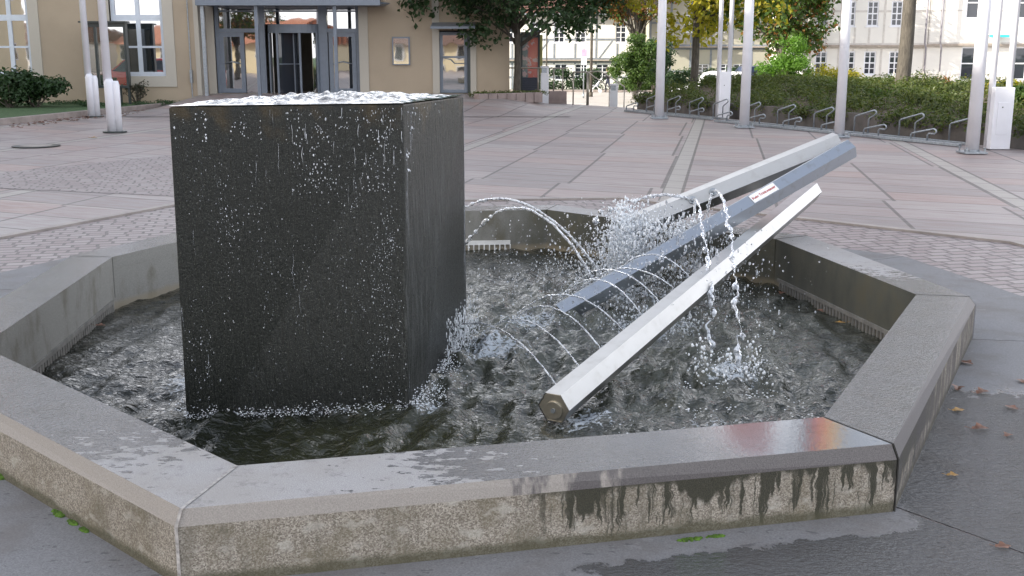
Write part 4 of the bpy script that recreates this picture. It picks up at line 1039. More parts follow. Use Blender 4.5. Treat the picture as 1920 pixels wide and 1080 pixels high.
for j in range(ny_ + 1):
    for i in range(nx_ + 1):
        x = -10.6 + 12.1 * i / nx_; y = 28.5 + 7.0 * j / ny_; vs.append((x, y, rise(x, y) + .004))
g = MB().add(vs, [(j * (nx_ + 1) + i, j * (nx_ + 1) + i + 1, (j + 1) * (nx_ + 1) + i + 1, (j + 1) * (nx_ + 1) + i) for j in range(ny_) for i in range(nx_)]).build('forecourt', M['plaza'], smooth=True); g['kind'] = 'structure'

# planter before the left wing
k0, k1 = at(-60, 240), at(312, 201)
fill('lawn', [[(-34, k0.y), (k0.x, k0.y + .3), (k1.x, k1.y), (xa1 - .0, 34.49), (-34, 34.49)]], .10, M['grass'])
mb = MB().bar(Vector((k0.x, k0.y, .06)), Vector((k1.x, k1.y, .06)), .18, .15).bar(Vector((-34, k0.y - .1, .06)), Vector((k0.x, k0.y, .06)), .18, .15); g = mb.build('planter_kerb', M['kerb'], bevel=.01); g['kind'] = 'structure'
def shrub(name, label, base, cl, n, size, mat, seed, cat='shrub', group=None):
    o = thing(name, label, cat, base, group=group); rr = random.Random(seed); mb = MB()
    for c in cl[:12]: mb.tube([(c[0] * .1, c[1] * .1, 0), (c[0] * .6, c[1] * .6, c[2] * .55), c[:3]], [.02, .014, .006], 5)
    mb.build('stems', M['bark'], o); leaves('foliage', mat, o, cl, n, size, seed); return o
p = at(30, 205, .1); shrub('evergreen_shrub', 'broad dark evergreen shrub against the ochre wall at the frame edge', (p.x, 31.6, .1), clumps((0, 0, .62), (1.15, .8, .45), 40, .30, 3, .1, .2), 3800, .12, M['leafdark'], 3)
p = at(-80, 215, .1); shrub('evergreen_shrub', 'dark evergreen shrub mostly outside the frame under the window', (p.x - .3, 31.3, .1), clumps((0, 0, .6), (1.2, .8, .45), 30, .30, 4, .1, .2), 2200, .12, M['leafdark'], 4)
p = atd(258, 192, 33.6); shrub('small_shrub', 'small loose reddish shrub below the window by the showcase', (p.x, 33.6, .1), clumps((0, 0, .42), (.38, .3, .32), 16, .14, 5, .05, .2), 520, .07, M['leafred'], 5)
gl = [( -16.5 + i * .42, 32.6 + .9 * math.sin(i), .16, .3, .5, .07) for i in range(16)]
tag(leaves('ground_cover', M['leafdark'], None, [(x * 1.0, y, z, a, b, c) for x, y, z, a, b, c in gl], 2600, .06, 8, loc=(0, 0, 0)), 'low dark ground cover growing in the wall planter', 'ground cover', kind='stuff')

# showcase on posts
sc_ = thing('showcase', 'black framed glass showcase on legs before the ochre wall', 'showcase', (atd(205, 190, 33.4).x, 33.4, .1))
F2 = Facade(33.4); X0, X1 = F2.uz(163, 100)[0] - sc_.location.x, F2.uz(240, 100)[0] - sc_.location.x; Z0, Z1 = F2.uz(0, 165)[1] - .1, F2.uz(0, 43)[1] - .1
mb = MB().box(X0, X0 + .07, -.1, .1, Z0, Z1).box(X1 - .07, X1, -.1, .1, Z0, Z1).box(X0 + .07, X1 - .07, -.1, .1, Z0, Z0 + .08).box(X0 + .07, X1 - .07, -.1, .1, Z1 - .12, Z1).box(X0 + .28, X0 + .35, -.1, .1, Z0 + .08, Z1 - .12); mb.build('case_frame', M['blackm'], sc_)
mb = MB().box(X0 - .12, X1 + .05, -.2, .2, Z1, Z1 + .05); mb.build('roof', M['blackm'], sc_)
MB().face([(X0 + .07, -.05, Z0 + .08), (X1 - .07, -.05, Z0 + .08), (X1 - .07, -.05, Z1 - .12), (X0 + .07, -.05, Z1 - .12)]).build('glass_front', mat_glass('case_glass', (.07, .09, .07), 5.0), sc_)
for x in (X0 + .2, X0 + .5, X1 - .3, X1 - .04): MB().box(x - .035, x + .035, -.035, .035, 0, Z0 if x < X1 - .05 else Z0 - .001).build('leg', M['blackm'], sc_)

# ------------------------------------------------------------------ flagpoles
def flagpole(px, py, wpx, label, h=8.6, lean=0.0):
    p = at(px, py); d = p.y * _c + EYE * _s; r = wpx / 2 * d / FOC
    o = thing('flagpole', label, 'flagpole', (p.x, p.y, 0), group='white flagpoles right of the fountain')
    MB().tube([(0, 0, .05), (0, 0, 2.5), (lean * h, 0, h)], [r, r * .93, r * .55], 20).build('pole', M['white'], o, smooth=True)
    MB().box(-r * 1.8, r * 1.8, -r * 1.8, r * 1.8, .0, .03).build('base_plate', M['galv'], o, bevel=.005)
    for sx, sy in ((-1, -1), (1, -1), (1, 1), (-1, 1)):
        MB().tube([(sx * r * 1.4, sy * r * 1.4, .03), (sx * r * 1.4, sy * r * 1.4, .10)], r * .16, 6).build('bolt', M['galv'], o)
    MB().tube([(0, 0, .03), (0, 0, .06)], r * 1.15, 20).build('collar', M['galv'], o)
    MB().ball((lean * h, 0, h), r * .8, 1, 1, 1, 12, 8).build('finial', M['white'], o, smooth=True)
    return o
fp1 = flagpole(1236, 222, 17, 'white flagpole standing farthest back, beside the small rack', lean=.001)
fp2 = flagpole(1395, 239, 18.5, 'white flagpole beside the twin tube mast, second from the back')
fp3 = flagpole(1573, 257, 18.5, 'white flagpole rising behind the tips of the steel bars')
fp4 = flagpole(1822, 287, 24, 'thickest and nearest white flagpole, before the cabinet mast')
# hanging flags above the photo's top edge; they show as reflections on the wet rim
def flag(pole, cols, w, z0, z1, label, off_):
    o = thing('flag', label, 'flag', (pole.location.x, pole.location.y - .12, 0)); rr = random.Random(3)
    n = len(cols)
    for i, c in enumerate(cols):
        mb = MB(); x0 = off_ + w * i / n; x1 = off_ + w * (i + 1) / n; K = 10; vs = []
        for j in range(K + 1):
            z = z1 + (z0 - z1) * j / K
            for x in (x0, (x0 + x1) / 2, x1): vs.append((x, .07 * math.sin(x * 6 + j * .5), z))
        mb.add(vs, [(j * 3 + k, j * 3 + k + 1, j * 3 + k + 4, j * 3 + k + 3) for j in range(K) for k in range(2)])
        mb.build('flag_stripe', c, o, smooth=True)
flagcol = lambda n_, c: simple(n_, c, .7, var=.08)
flag(fp3, [flagcol('flag_black', (.02, .02, .025)), flagcol('flag_red', (.55, .02, .03)), flagcol('flag_gold', (.60, .38, .03))], 0.72, 5.0, 8.0, 'black, red and gold flag hanging from the pole behind the bars', -.42)
flag(fp2, [flagcol('flag_maroon', (.35, .07, .07))], 1.1, 5.0, 8.0, 'dark red flag hanging beside the twin tube mast', -.2)

def twinmast(px, py, wpx, htop, label, spread, thin=True):
    """white box cabinet carrying two slim tubes"""
    p = at(px, py); d = p.y * _c + EYE * _s; w = wpx * d / FOC; pt = pr(Vector((p.x, p.y, 1)))
    zt_ = EYE - (htop - 100) * p.y / FOC
    o = thing('twin_tube_mast', label, 'mast', (p.x, p.y, 0), group='white twin tube masts')
    MB().box(-w / 2, w / 2, -.14, .14, .0, zt_).build('cabinet', M['white'], o, bevel=.01)
    MB().box(-w * .3, w * .3, -.147, -.14, .25, zt_ - .25).build('cabinet_door', M['white'], o, bevel=.003)
    MB().tube([(-.02, -.15, zt_ - .33), (-.02, -.138, zt_ - .33)], .012, 8).build('lock', M['blackm'], o)
    for s in (-1, 1):
        MB().tube([(s * spread, .05, 0.02), (s * spread, .05, 9)], .055 if thin else .06, 12).build('tube', M['white'], o, smooth=True)
    MB().box(-spread - .06, spread + .06, .0, .10, 2.95, 3.15).build('cross_bracket', M['white'], o, bevel=.01)
    return o
twinmast(1355, 222, 21, 133, 'twin tube mast with white cabinet between two flagpoles', .13)
twinmast(1868, 279, 37, 161, 'twin tube mast with white cabinet next to the nearest flagpole', .145)
def liftpole(px, py, label):
    p = at(px, py); o = thing('lamp_mast', label, 'mast', (p.x, p.y, 0), group='white slim masts before the ochre building')
    z1 = EYE - (146 - 100) * p.y / FOC if px > 190 else EYE - (137 - 100) * p.y / FOC
    MB().tube([(0, 0, .02), (0, 0, z1 - .08), (0, 0, z1)], [.10, .10, .075], 16).build('sleeve', M['white'], o, smooth=True)
    MB().tube([(.13, .02, .02), (.13, .02, z1 - .12), (.13, .02, z1 - .04)], [.075, .075, .05], 14).build('side_tube', M['white'], o, smooth=True)
    MB().tube([(-.03, .02, z1 - .1), (-.03, .02, 8.5)], [.085, .06], 16).build('pole', M['white'], o, smooth=True)
    MB().tube([(.05, 0, 0), (.05, 0, .025)], .24, 24).build('foot_ring', M['blackm'], o)
    return o
liftpole(211, 248, 'white mast with thick sleeve, nearer the dark block')
liftpole(173, 219, 'white mast with thick sleeve, farther back by the lawn')

# manhole
p = at(68, 274); mh = thing('manhole_cover', 'round concrete filled manhole cover in the slabs', 'manhole cover', (p.x, p.y, 0))
MB().tube([(0, 0, 0), (0, 0, .012)], .40, 40).build('ring', M['blackm'], mh); MB().tube([(0, 0, .012), (0, 0, .016)], .27, 40).build('lid', M['border'], mh)

# ------------------------------------------------------------------ bicycle racks
def rack(pa, pb, n, label):
    a, b = at(*pa), at(*pb); d = b - a; L = d.length; o = thing('bicycle_rack', label, 'bicycle rack', a, math.atan2(d.y, d.x), 'long bicycle racks before the planted bed')
    MB().box(0, L, -.04, .04, .0, .05).build('base_rail', M['galv'], o, bevel=.005)
    MB().box(0, L, .36, .42, .0, .045).build('base_rail', M['galv'], o, bevel=.005)
    for i in range(int(L // 2.2) + 1):
        x = min(L - .05, i * 2.2 + .03); MB().box(x, x + .05, .04, .36, .005, .035).build('cross_rail', M['galv'], o)
    sp = L / n
    for i in range(n):
        for hi in (0, 1):
            x0 = (i + .06) * sp + (0 if hi == 0 else .42 * sp); y = .38 if hi == 0 else .0
            h1, h2, h3 = (.16, .27, .18) if hi == 0 else (.36, .50, .34)
            y = 0.0 if hi == 0 else .39
            wl = .62; k = .42
            pts = [(x0, y, .04), (x0, y, h1 - .03), (x0 + .03, y, h1), (x0 + wl - .05, y, h2), (x0 + wl, y, h2 - .02), (x0 + wl + .015, y, h2 - .055), (x0 + wl - .03, y, h2 - .09), (x0 + k + .03, y, h3), (x0 + k, y, h3 - .03), (x0 + k, y, .04)]
            MB().tube(pts, .016, 8, up=(0, 1, 0)).build('wheel_loop', M['galv'], o, smooth=True)
    return o
rack((1172, 209), (1336, 225), 4, 'short rear bicycle rack between the stairs and the twin tube mast')
rack((1341, 228), (1800, 275), 6, 'long near bicycle rack ending beside the nearest flagpole')

# ------------------------------------------------------------------ planted bed on the right
nb = Vector((wdir.y, -wdir.x, 0)); 
if nb.x < 0: nb = -nb
d01 = (W1 - W0).normalized(); n01 = Vector((-d01.y, d01.x, 0)); n01 = n01 if n01.x > 0 else -n01
bo = .28
Wb = [W0 + n01 * bo, W1 + n01 * bo, W2 + n01 * bo]
bw = MB()
for a, b in ((Wb[0], Wb[1]), (Wb[1], Wb[2])): bw.bar(Vector((a.x, a.y, .14)), Vector((b.x, b.y, .14)), .16, .44)
tag(bw.build('bed_wall', M['bedwall'], bevel=.01), 'low dark retaining wall behind the bicycle racks', 'wall')
# soil mound: rises behind the wall
NB = 14; vs = []; 
def bedpt(t, s):
    a = Wb[0].lerp(Wb[1], t) if t <= 1 else Wb[1].lerp(Wb[1] + (Wb[2] - Wb[1]) * 4, t - 1)
    z = .30 + .42 * min(1, s / 3.2) if s < 8 else .72 - (s - 8) * .23
    return Vector((a.x + n01.x * s, a.y + n01.y * s + s * .18, z))
ts = [-.02, .15, .3, .5, .7, .85, 1.0, 1.3, 1.7, 2.0]; ss = [.05, .6, 1.4, 2.4, 3.4, 5, 8, 12, 16]
for t in ts:
    for s_ in ss: vs.append(bedpt(t, s_))
fs = [(i * len(ss) + j, i * len(ss) + j + 1, (i + 1) * len(ss) + j + 1, (i + 1) * len(ss) + j) for i in range(len(ts) - 1) for j in range(len(ss) - 1)]
g = MB().add(vs, fs).build('bed_soil', M['soil']); g['kind'] = 'structure'
cl = []
for i in range(420):
    t = rng.uniform(0, 1.45); s_ = rng.uniform(.1, 4.6) ** 1.0; p = bedpt(t, s_); hh = rng.uniform(.10, .20) + .16 * max(0, mnoise.noise(Vector((p.x * .9, p.y * .9, 0))))
    cl.append((p.x, p.y, p.z + hh * .8, .32, .32, hh))
for i in range(150):
    t = rng.uniform(-.02, 1.4); p = bedpt(t, rng.uniform(-.16, .1)); cl.append((p.x, p.y, p.z + rng.uniform(-.07, .1), .26, .16, .14))
tag(leaves('ground_cover', M['leafbed'], None, cl, 60000, .07, 21, flat=.9), 'dense low cotoneaster like ground cover filling the planted bed', 'ground cover', kind='stuff')
def bshrub(px, pytop, pybot, s_, wpx, mat, label, seed, n=2600, size=.075, name='garden_shrub', aspect=1.0):
    Yd = s_; p = atd(px, pybot, Yd); w = wpx * Yd / FOC / 2; h = (pybot - pytop) * Yd / FOC / 2
    shrub(name, label, (p.x, Yd, p.z - .15), clumps((0, 0, h + .1), (w, w * .8, h), 26, max(.12, w * .38), seed, .02, .25), n, size, mat, seed, group='shrubs along the planted bed')
bshrub(1840, 142, 190, 27, 70, M['leafmid'], 'grey green shrub behind the nearest flagpole', 51, 1500)
bshrub(1762, 145, 182, 29, 58, M['leafauto'], 'round shrub turning orange before the picket fence', 52, 1400)
bshrub(1650, 136, 180, 31, 62, M['leafmid'], 'light green shrub at the foot of the big trunk', 53, 1500)
bshrub(1590, 128, 182, 33, 60, M['leafgold'], 'yellow green mounded shrub behind the third flagpole', 54, 1800)
bshrub(1530, 136, 190, 32, 70, M['leafmid'], 'leafy shrub with pale tips before the white house', 55, 1800)
bshrub(1460, 150, 200, 32, 90, M['leafbed'], 'spreading dull green shrub between two flagpoles', 56, 2200)
bshrub(1905, 140, 235, 22, 60, M['leafmid'], 'tall green shrub at the photo edge behind the cabinet mast', 57, 2400)
bshrub(1215, 168, 200, 33.5, 46, M['leafdark'], 'small dark shrub at the end of the planted bed', 58, 900)
bshrub(1560, 118, 170, 36, 90, M['leafgold'], 'broad yellowing shrub below the white house windows', 61, 2600)
bshrub(1880, 150, 205, 25, 90, M['leafgold'], 'yellow green shrub mass between the twin tube mast and photo edge', 62, 2400)
bshrub(1640, 165, 205, 26.5, 110, M['leafmid'], 'low mounded bush in the middle of the planted bed', 63, 2600)
bshrub(1335, 132, 175, 38, 60, M['leafmid'], 'green shrub behind the twin tube mast', 59, 1200)
bshrub(1700, 150, 190, 29.5, 60, M['leafmid'], 'tufted green shrub right beside the big trunk', 60, 1300)

# ------------------------------------------------------------------ trees
tree('broadleaf_tree', 'dark green tree in the block planter before the ochre wall', (.14, 35.0, .2), 5, .115, (0, 0, 4.35), (4.2, 3.0, 2.4), 110, .72, 21000, .18, [(M['leafdark'], .92, None), (M['leafauto'], .08, lambda c: c[0] > 2.4)], 71)
tree('broadleaf_tree', 'golden leaved tree rising from the planted bed', (atd(1300, 165, 36).x, 36, .4), 5, .13, (.4, 0, 4.6), (3.2, 2.6, 3.2), 90, .62, 10500, .20, [(M['leafgold'], .72, None), (M['leafmid'], .28, lambda c: c[0] > .6)], 72, zmin=1.3)
tree('broadleaf_tree', 'thick trunked tree with sparse turning leaves before the white house', (atd(1690, 165, 28).x, 28, .5), 6, .185, (0, 0, 5.4), (3.3, 2.8, 2.6), 60, .5, 2600, .15, [(M['leafmid'], .6, None), (M['leafauto'], .4, None)], 73, lean=(.05, 0))
tree('broadleaf_tree', 'orange tinged tree in front of the half-timbered house gable', (atd(1200, 150, 79).x, 82, LOW), 8, .18, (0, 0, 7.6), (3.2, 1.6, 3.0), 50, .8, 6500, .26, [(M['leafauto'], .6, None), (M['leafmid'], .4, None)], 74)
tree('broadleaf_tree', 'tall green tree filling the gap between the two houses', (atd(1462, 150, 62).x, 62, LOW), 9, .25, (0, 0, 6.2), (3.0, 2.6, 4.2), 90, .9, 13000, .26, [(M['leafmid'], .8, None), (M['leafauto'], .2, None)], 75)
shrub('conifer_shrub', 'bright green bushy conifer beside the white house corner', (atd(1468, 150, 54).x, 54, LOW), clumps((0, 0, 1.7), (1.45, 1.2, 1.75), 60, .42, 81, .1, .2), 11000, .13, M['leaffern'], 81)
shrub('rounded_shrub', 'tall rounded evergreen across the street by the half-timbered house', (atd(1190, 150, 62).x, 62, LOW + .2), clumps((0, 0, 2.0), (1.35, 1.2, 1.6), 60, .4, 82, .1, .2), 9000, .15, M['leafmid'], 82)
shrub('rounded_shrub', 'dark conical evergreen behind the farthest flagpole', (atd(1228, 150, 64).x, 64, LOW + .2), clumps((0, 0, 1.9), (1.0, 1.0, 1.9), 40, .4, 83, .1, .2), 5000, .15, M['leafdark'], 83)
# hedges across the street
def hedge(x0p, x1p, ytop, ybot, Y, mat, label, seed, n):
    a, b = atd(x0p, 150, Y).x, atd(x1p, 150, Y).x; zt2, zb2 = atd(0, ytop, Y).z, atd(0, ybot, Y).z
    cl = [(a + (b - a) * rng.random(), Y + rng.uniform(-.4, .4), zb2 + (zt2 - zb2) * rng.uniform(.1, .85), .5, .4, .35) for _ in range(40)]
    o = leaves('hedge', mat, None, [(c[0] - (a + b) / 2, c[1] - Y, c[2] - zb2, *c[3:]) for c in cl], n, .16, seed); o.location = ((a + b) / 2, Y, zb2)
    tag(o, label, 'hedge')
hedge(1012, 1125, 128, 172, 80.8, M['leafdark'], 'dark garden hedge across the street behind the railing', 91, 5000)
hedge(1160, 1240, 150, 170, 79.6, M['leafmid'], 'low light green hedge behind the wire fence', 92, 3000)
hedge(1240, 1480, 128, 168, 66, M['leafdark'], 'shaded hedge behind the parked cars', 93, 9000)

# ------------------------------------------------------------------ block planter, railings, bollards, advertising column
pl0, pl1 = Vector((atd(893, 187, 33.0).x, 33.0, .12)), Vector((atd(1013, 192, 34.3).x, 34.3, .12))
pb = thing('block_planter', 'low planter of brownish blocks around the dark tree', 'planter', (pl0.x, pl0.y, .12))
Lp = (pl1 - pl0).length; dp = (pl1 - pl0).normalized(); hp = .30
for i in range(7):
    a = dp * (Lp * i / 7 + .012); b = dp * (Lp * (i + 1) / 7 - .012)
    MB().bar(a + Vector((0, 0, hp / 2)), b + Vector((0, 0, hp / 2)), .3, hp).build('kerb_block', M['planter'], pb, bevel=.012)
MB().prism([(.0, .1), (dp.x * Lp, dp.y * Lp + .1), (dp.x * Lp, 2.3), (.8, 2.3), (-.1, 1.5)], 0, hp - .06).build('soil', M['soil'], pb)
tag(leaves('ground_cover', M['leafbed'], None, [(pl0.x + dp.x * Lp * t, pl0.y + dp.y * Lp * t + .45, hp + .10, .3, .35, .09) for t in [i / 9 for i in range(10)]], 1600, .06, 33), 'grassy plants on top of the block planter', 'ground cover', kind='stuff')
def brick_wall_low(px0, px1, y0, y1, Y, label):
    a, b = atd(px0, 150, Y).x, atd(px1, 150, Y).x; z1 = atd(0, y0, Y).z
    o = thing('stair_wall', label, 'wall', (a, Y, -.4)); MB().box(0, b - a, 0, .3, 0, z1 + .4).build('wall', M['planter'], o, bevel=.01); return o
brick_wall_low(1016, 1063, 171, 192, 36.3, 'short brown block wall between the planter and the stairs')
def railing(paths, posts, label, mat, r=.022):
    b = Vector(posts[0][0]); o = thing('handrail', label, 'railing', (b.x, b.y, b.z))
    for pth in paths: MB().tube([Vector(p) - b for p in pth], r, 8).build('rail', mat, o, smooth=True)
    for a, c in posts: MB().tube([Vector(a) - b, Vector(c) - b], r, 8).build('post', mat, o, smooth=True)
rail_m = simple('railing_bronze', (.34, .31, .27), .35, metal=.7, var=.1)
Z_ = 1.02
def rp(px, Y, z): p = atd(px, 150, Y); return Vector((p.x, Y, z))
railing([[rp(1075, 35.2, Z_), rp(1101, 35.4, Z_), rp(1143, 39.4, .42)]], [(rp(1075, 35.2, -.0), rp(1075, 35.2, Z_)), (rp(1101, 35.4, -.1), rp(1101, 35.4, Z_)), (rp(1143, 39.4, -1.0), rp(1143, 39.4, .42))], 'sloping handrail down the stairs, the one starting at two posts', rail_m)
railing([[rp(1103, 36.2, Z_), rp(1127, 36.6, Z_), rp(1171, 40.2, .42)]], [(rp(1171, 40.2, -1.0), rp(1171, 40.2, .42)), (rp(1103.5, 36.2, -.2), rp(1103.5, 36.2, Z_))], 'sloping handrail ending beside the small bollard', rail_m)
railing([[rp(950, 37.6, 1.12), rp(1062, 36.7, 1.12)]], [(rp(x, y, .2), rp(x, y, 1.12)) for x, y in ((950, 37.6), (1009, 37.1), (1038, 36.9), (1055, 36.75))], 'straight level railing behind the tree trunk and tall bollard', rail_m)
st = MB()
for i in range(7): st.box(E1.x + .2, E2.x + .2, 35.6 + i * .5, 39.4, -.157 * (i + 2) - .003 * i, -.157 * (i + 1))
g = MB(); 
for i in range(7): g.box(E1.x + .2, E2.x + .3, 35.7 + i * .5, 36.2 + i * .5 - .002, LOW, -.15 * (i + 1))
g = g.build('stairs', M['kerb']); g['kind'] = 'structure'
def bollard(p, z, h, label):
    o = thing('bollard_light', label, 'bollard', (p.x, p.y, z), group='white bollard lights at the stairs')
    MB().box(-.13, .13, -.1, .1, 0, h - .22).build('body', M['white'], o, bevel=.012)
    MB().box(-.10, .10, -.08, .08, h - .22, h - .06).build('louvre', M['galv'], o)
    MB().box(-.135, .135, -.105, .105, h - .06, h).build('cap', M['white'], o, bevel=.008)
    MB().box(.06, .13, -.10, .10, h - .22, h - .06).build('corner_post', M['white'], o)
bollard(at(1021, 194), 0, 1.2, 'tall white bollard light at the plaza edge by the block wall')
bollard(rp(1151, 37.45, 0), -.60, 1.2, 'white bollard light sunk behind the plaza edge at the handrail')
# lit advertising column
F3 = Facade(41); ax0, ax1 = F3.uz(976, 100)[0], F3.uz(1012, 100)[0]; z0, z1, zm = F3.uz(0, 166)[1], F3.uz(0, 60)[1], F3.uz(0, 140)[1]
ad = thing('advertising_case', 'black advertising case with reddish poster behind the tree trunk', 'advertising case', ((ax0 + ax1) / 2, 41, z0 - .1)); hw = (ax1 - ax0) / 2
MB().box(-hw, -hw + .07, -.12, .12, 0, z1 - z0 + .1).box(hw - .07, hw, -.12, .12, 0, z1 - z0 + .1).box(-hw + .07, hw - .07, -.12, .12, z1 - z0 - .1, z1 - z0 + .1).build('case_frame', M['blackm'], ad)
mb = MB().box(-hw + .07, hw - .07, -.10, .10, 0, zm - z0)
for i in range(6): mb.box(-hw + .05, hw - .05, -.13, -.10, .06 + i * .08, .10 + i * .08)
mb.build('louvred_base', simple('dark_blue_panel', (.03, .04, .07), .4), ad)
def posterm():
    m = Mt('poster'); x, y, z = m.xyz(m.obj); n = m.noise(m.obj, 5, 3)
    c = m.mix(m.step(m.math('ADD', x, m.math('MULTIPLY', n, .2)), -.02, .06), (.16, .2, .2), (.50, .13, .10)); c = m.mix(m.step(n, .55, .6), c, (.45, .33, .32)); m.set(col=c, rough=.2, coat=.6); return m.m
MB().face([(-hw + .07, -.08, zm - z0), (hw - .07, -.08, zm - z0), (hw - .07, -.08, z1 - z0 - .1), (-hw + .07, -.08, z1 - z0 - .1)]).build('poster', posterm(), ad)
MB().box(hw + .003, hw + .10, -.06, .12, .6, z1 - z0).build('side_strip', simple('yellow_strip', (.35, .33, .12), .5, var=.4, sc=3), ad)

# ------------------------------------------------------------------ far side: houses, posts, fences
def house(name, label, x0, x1, Y, depth, zj, zj2, ztop, wallm, timm, rows, gridx, roofm=None, roofh=3.0, base=LOW, rz=0.0, brace=True, timber_w=.16, window_w=.62, pivot=None, mull=2):
    """timber framed house: plaster wall, timber grid, windows set in it, overhanging upper floor, pitched roof"""
    cx_ = (x0 + x1) / 2 if pivot is None else pivot
    o = thing(name, label, 'house', (cx_, Y, base), rz); L0, L1 = x0 - cx_, x1 - cx_; H = ztop - base; J = zj - base; ov = .22
    wz = []
    holes = []
    for (zc0, zc1, xs_, w_) in rows:
        for x in xs_:
            yy = -ov if zc0 > zj - .2 else 0.0
            holes.append((x - cx_ - w_ / 2, x - cx_ + w_ / 2, zc0 - base, zc1 - base, yy))
    mb = MB(); holed(mb, L0, L1, 0, J, [h[:4] for h in holes if h[4] == 0], 0, .25); holed(mb, L0, L1, J, H, [h[:4] for h in holes if h[4] < 0], -ov, .25)
    mb.face([(L0, -ov, J), (L0, 0, J), (L1, 0, J), (L1, -ov, J)])
    for x, sgn in ((L0, 1), (L1, -1)):
        q_ = [(x, 0, 0), (x, 0, J), (x, -ov, J), (x, -ov, H), (x, depth / 2, H + (roofh if roofm else 0)), (x, depth, H), (x, depth, 0)]; mb.face(q_ if sgn > 0 else q_[::-1])
    mb.face([(L1, depth, 0), (L0, depth, 0), (L0, depth, H), (L1, depth, H)])
    mb.build('wall', wallm, o)
    tb = MB(); t = timber_w; e = .012
    def clear(a, b, c, d, yy): return [h for h in holes if h[4] == yy and h[0] < b and h[1] > a and h[2] < d and h[3] > c]
    def vtim(x, z0, z1, yy):
        segs = [(z0, z1)]
        for h in clear(x - t / 2, x + t / 2, z0, z1, yy):
            segs = [s for a, b in segs for s in ((a, min(b, h[2])), (max(a, h[3]), b)) if s[1] - s[0] > .05]
        for a, b in segs: tb.box(x - t / 2, x + t / 2, yy - e, yy, a, b)
    def htim(z, yy, w=t):
        segs = [(L0, L1)]
        for h in clear(L0, L1, z - w / 2, z + w / 2, yy):
            segs = [s for a, b in segs for s in ((a, min(b, h[0])), (max(a, h[1]), b)) if s[1] - s[0] > .05]
        for a, b in segs: tb.box(a, b, yy - e - .003, yy, z - w / 2, z + w / 2)
    k = int((L1 - L0) / gridx); 
    for i in range(k + 1):
        x = L0 + t / 2 + (L1 - L0 - t) * i / k; vtim(x, 0, J - .1, 0); vtim(x, J + .1, H, -ov)
    for zz, yy in ((J - .12, 0), (J + .1, -ov), (H - .1, -ov), ((J) * .48, 0), (J + (H - J) * .42, -ov)): htim(zz, yy)
    if brace:
        for i in range(0, k, 3):
            x = L0 + (L1 - L0) * (i + .12) / k; x2 = x + gridx * .7
            if not clear(x, x2, J + .2, J + 1.2, -ov): tb.bar((x, -ov - .002, J + .15), (x2, -ov - .002, J + (H - J) * .40), t * .8, .014, up=(0, 1, 0))
    tb.build('timber_frame', timm, o)
    MB().box(L0 - .05, L1 + .05, -ov - .05, .0, J - .05, J + .05).build('jetty_beam', M['sill'], o)
    for h in holes:
        wd_ = h[1] - h[0]; hh = h[3] - h[2]
        w = window(o, h[0], h[1], h[2], h[3], h[4] + .04, mull, [(h[2] + hh * .5, .035)] + ([(h[2] + hh * .26, .018), (h[2] + hh * .76, .018)] if mull == 2 and wd_ < 1 else []), .07, M['white'], M['darkglass'])
        MB().box(h[0] - .07, h[1] + .07, h[4] - .03, h[4] + .001, h[2] - .07, h[2]).build('sill', M['white'], w)
    if roofm:
        rm = MB(); rm.add([(L0 - .4, -ov - .5, H - .25), (L1 + .4, -ov - .5, H - .25), (L1 + .4, depth / 2, H + roofh), (L0 - .4, depth / 2, H + roofh), (L0 - .4, -ov - .5, H - .40), (L1 + .4, -ov - .5, H - .40), (L1 + .4, depth / 2, H + roofh - .15), (L0 - .4, depth / 2, H + roofh - .15)],
               [(0, 1, 2, 3), (7, 6, 5, 4), (0, 4, 5, 1), (1, 5, 6, 2), (3, 2, 6, 7), (0, 3, 7, 4)])
        rm.add([(L0 - .4, depth + .5, H - .25), (L1 + .4, depth + .5, H - .25), (L1 + .4, depth / 2, H + roofh), (L0 - .4, depth / 2, H + roofh)], [(3, 2, 1, 0)])
        rm.build('roof', roofm, o)
        MB().tube([(L0 - .4, -ov - .55, H - .3), (L1 + .4, -ov - .55, H - .3)], .07, 8).build('gutter', M['galv'], o)
    return o
def hz(py, Y): return atd(0, py, Y).z
def hx(px, Y): return atd(px, 100, Y).x
YA = 86
house('half_timbered_house', 'white half-timbered house beyond the stairs, partly behind the dark tree', hx(880, YA), hx(1198, YA), YA, 9, hz(113, YA), 0, hz(20, YA), M['housewhite'], M['timber'],
      [(hz(80, YA), hz(42, YA), [hx(x, YA) for x in (962, 1003, 1048, 1088, 1163)], .82), (hz(150, YA), hz(120, YA), [hx(x, YA) for x in (1052, 1090, 1130)], .95)], 1.45, M['roofbrown'], 4.0, LOW - .3)
MB_ = MB(); 
YB2 = 84
house('half_timbered_house', 'shaded cream half-timbered house behind the golden tree', hx(1216, YB2), hx(1450, YB2), YB2, 8, hz(88, YB2), 0, hz(-20, YB2), M['housecream'], M['timber'],
      [(hz(60, YB2), hz(28, YB2), [hx(x, YB2) for x in (1240, 1290, 1345, 1400)], .8), (hz(146, YB2), hz(120, YB2), [hx(x, YB2) for x in (1318, 1362, 1388)], .95)], 1.5, M['roofbrown'], 3.5, LOW - .3)
YC = 63
house('half_timbered_house', 'long sunlit white half-timbered house with jettied upper floor', hx(1494, YC), hx(1735, YC), YC, 9, hz(86, YC), 0, hz(-70, YC), M['housewhite'], M['timberpale'],
      [(hz(49, YC), hz(2, YC), [hx(x, YC) for x in (1540, 1590, 1632, 1676)], .62), (hz(140, YC), hz(96, YC), [hx(x, YC) for x in (1543, 1595, 1634, 1680)], .66)], .78, M['roofred'], 4.0, LOW, rz=R(-4), brace=False, timber_w=.11, pivot=hx(1735, YC))
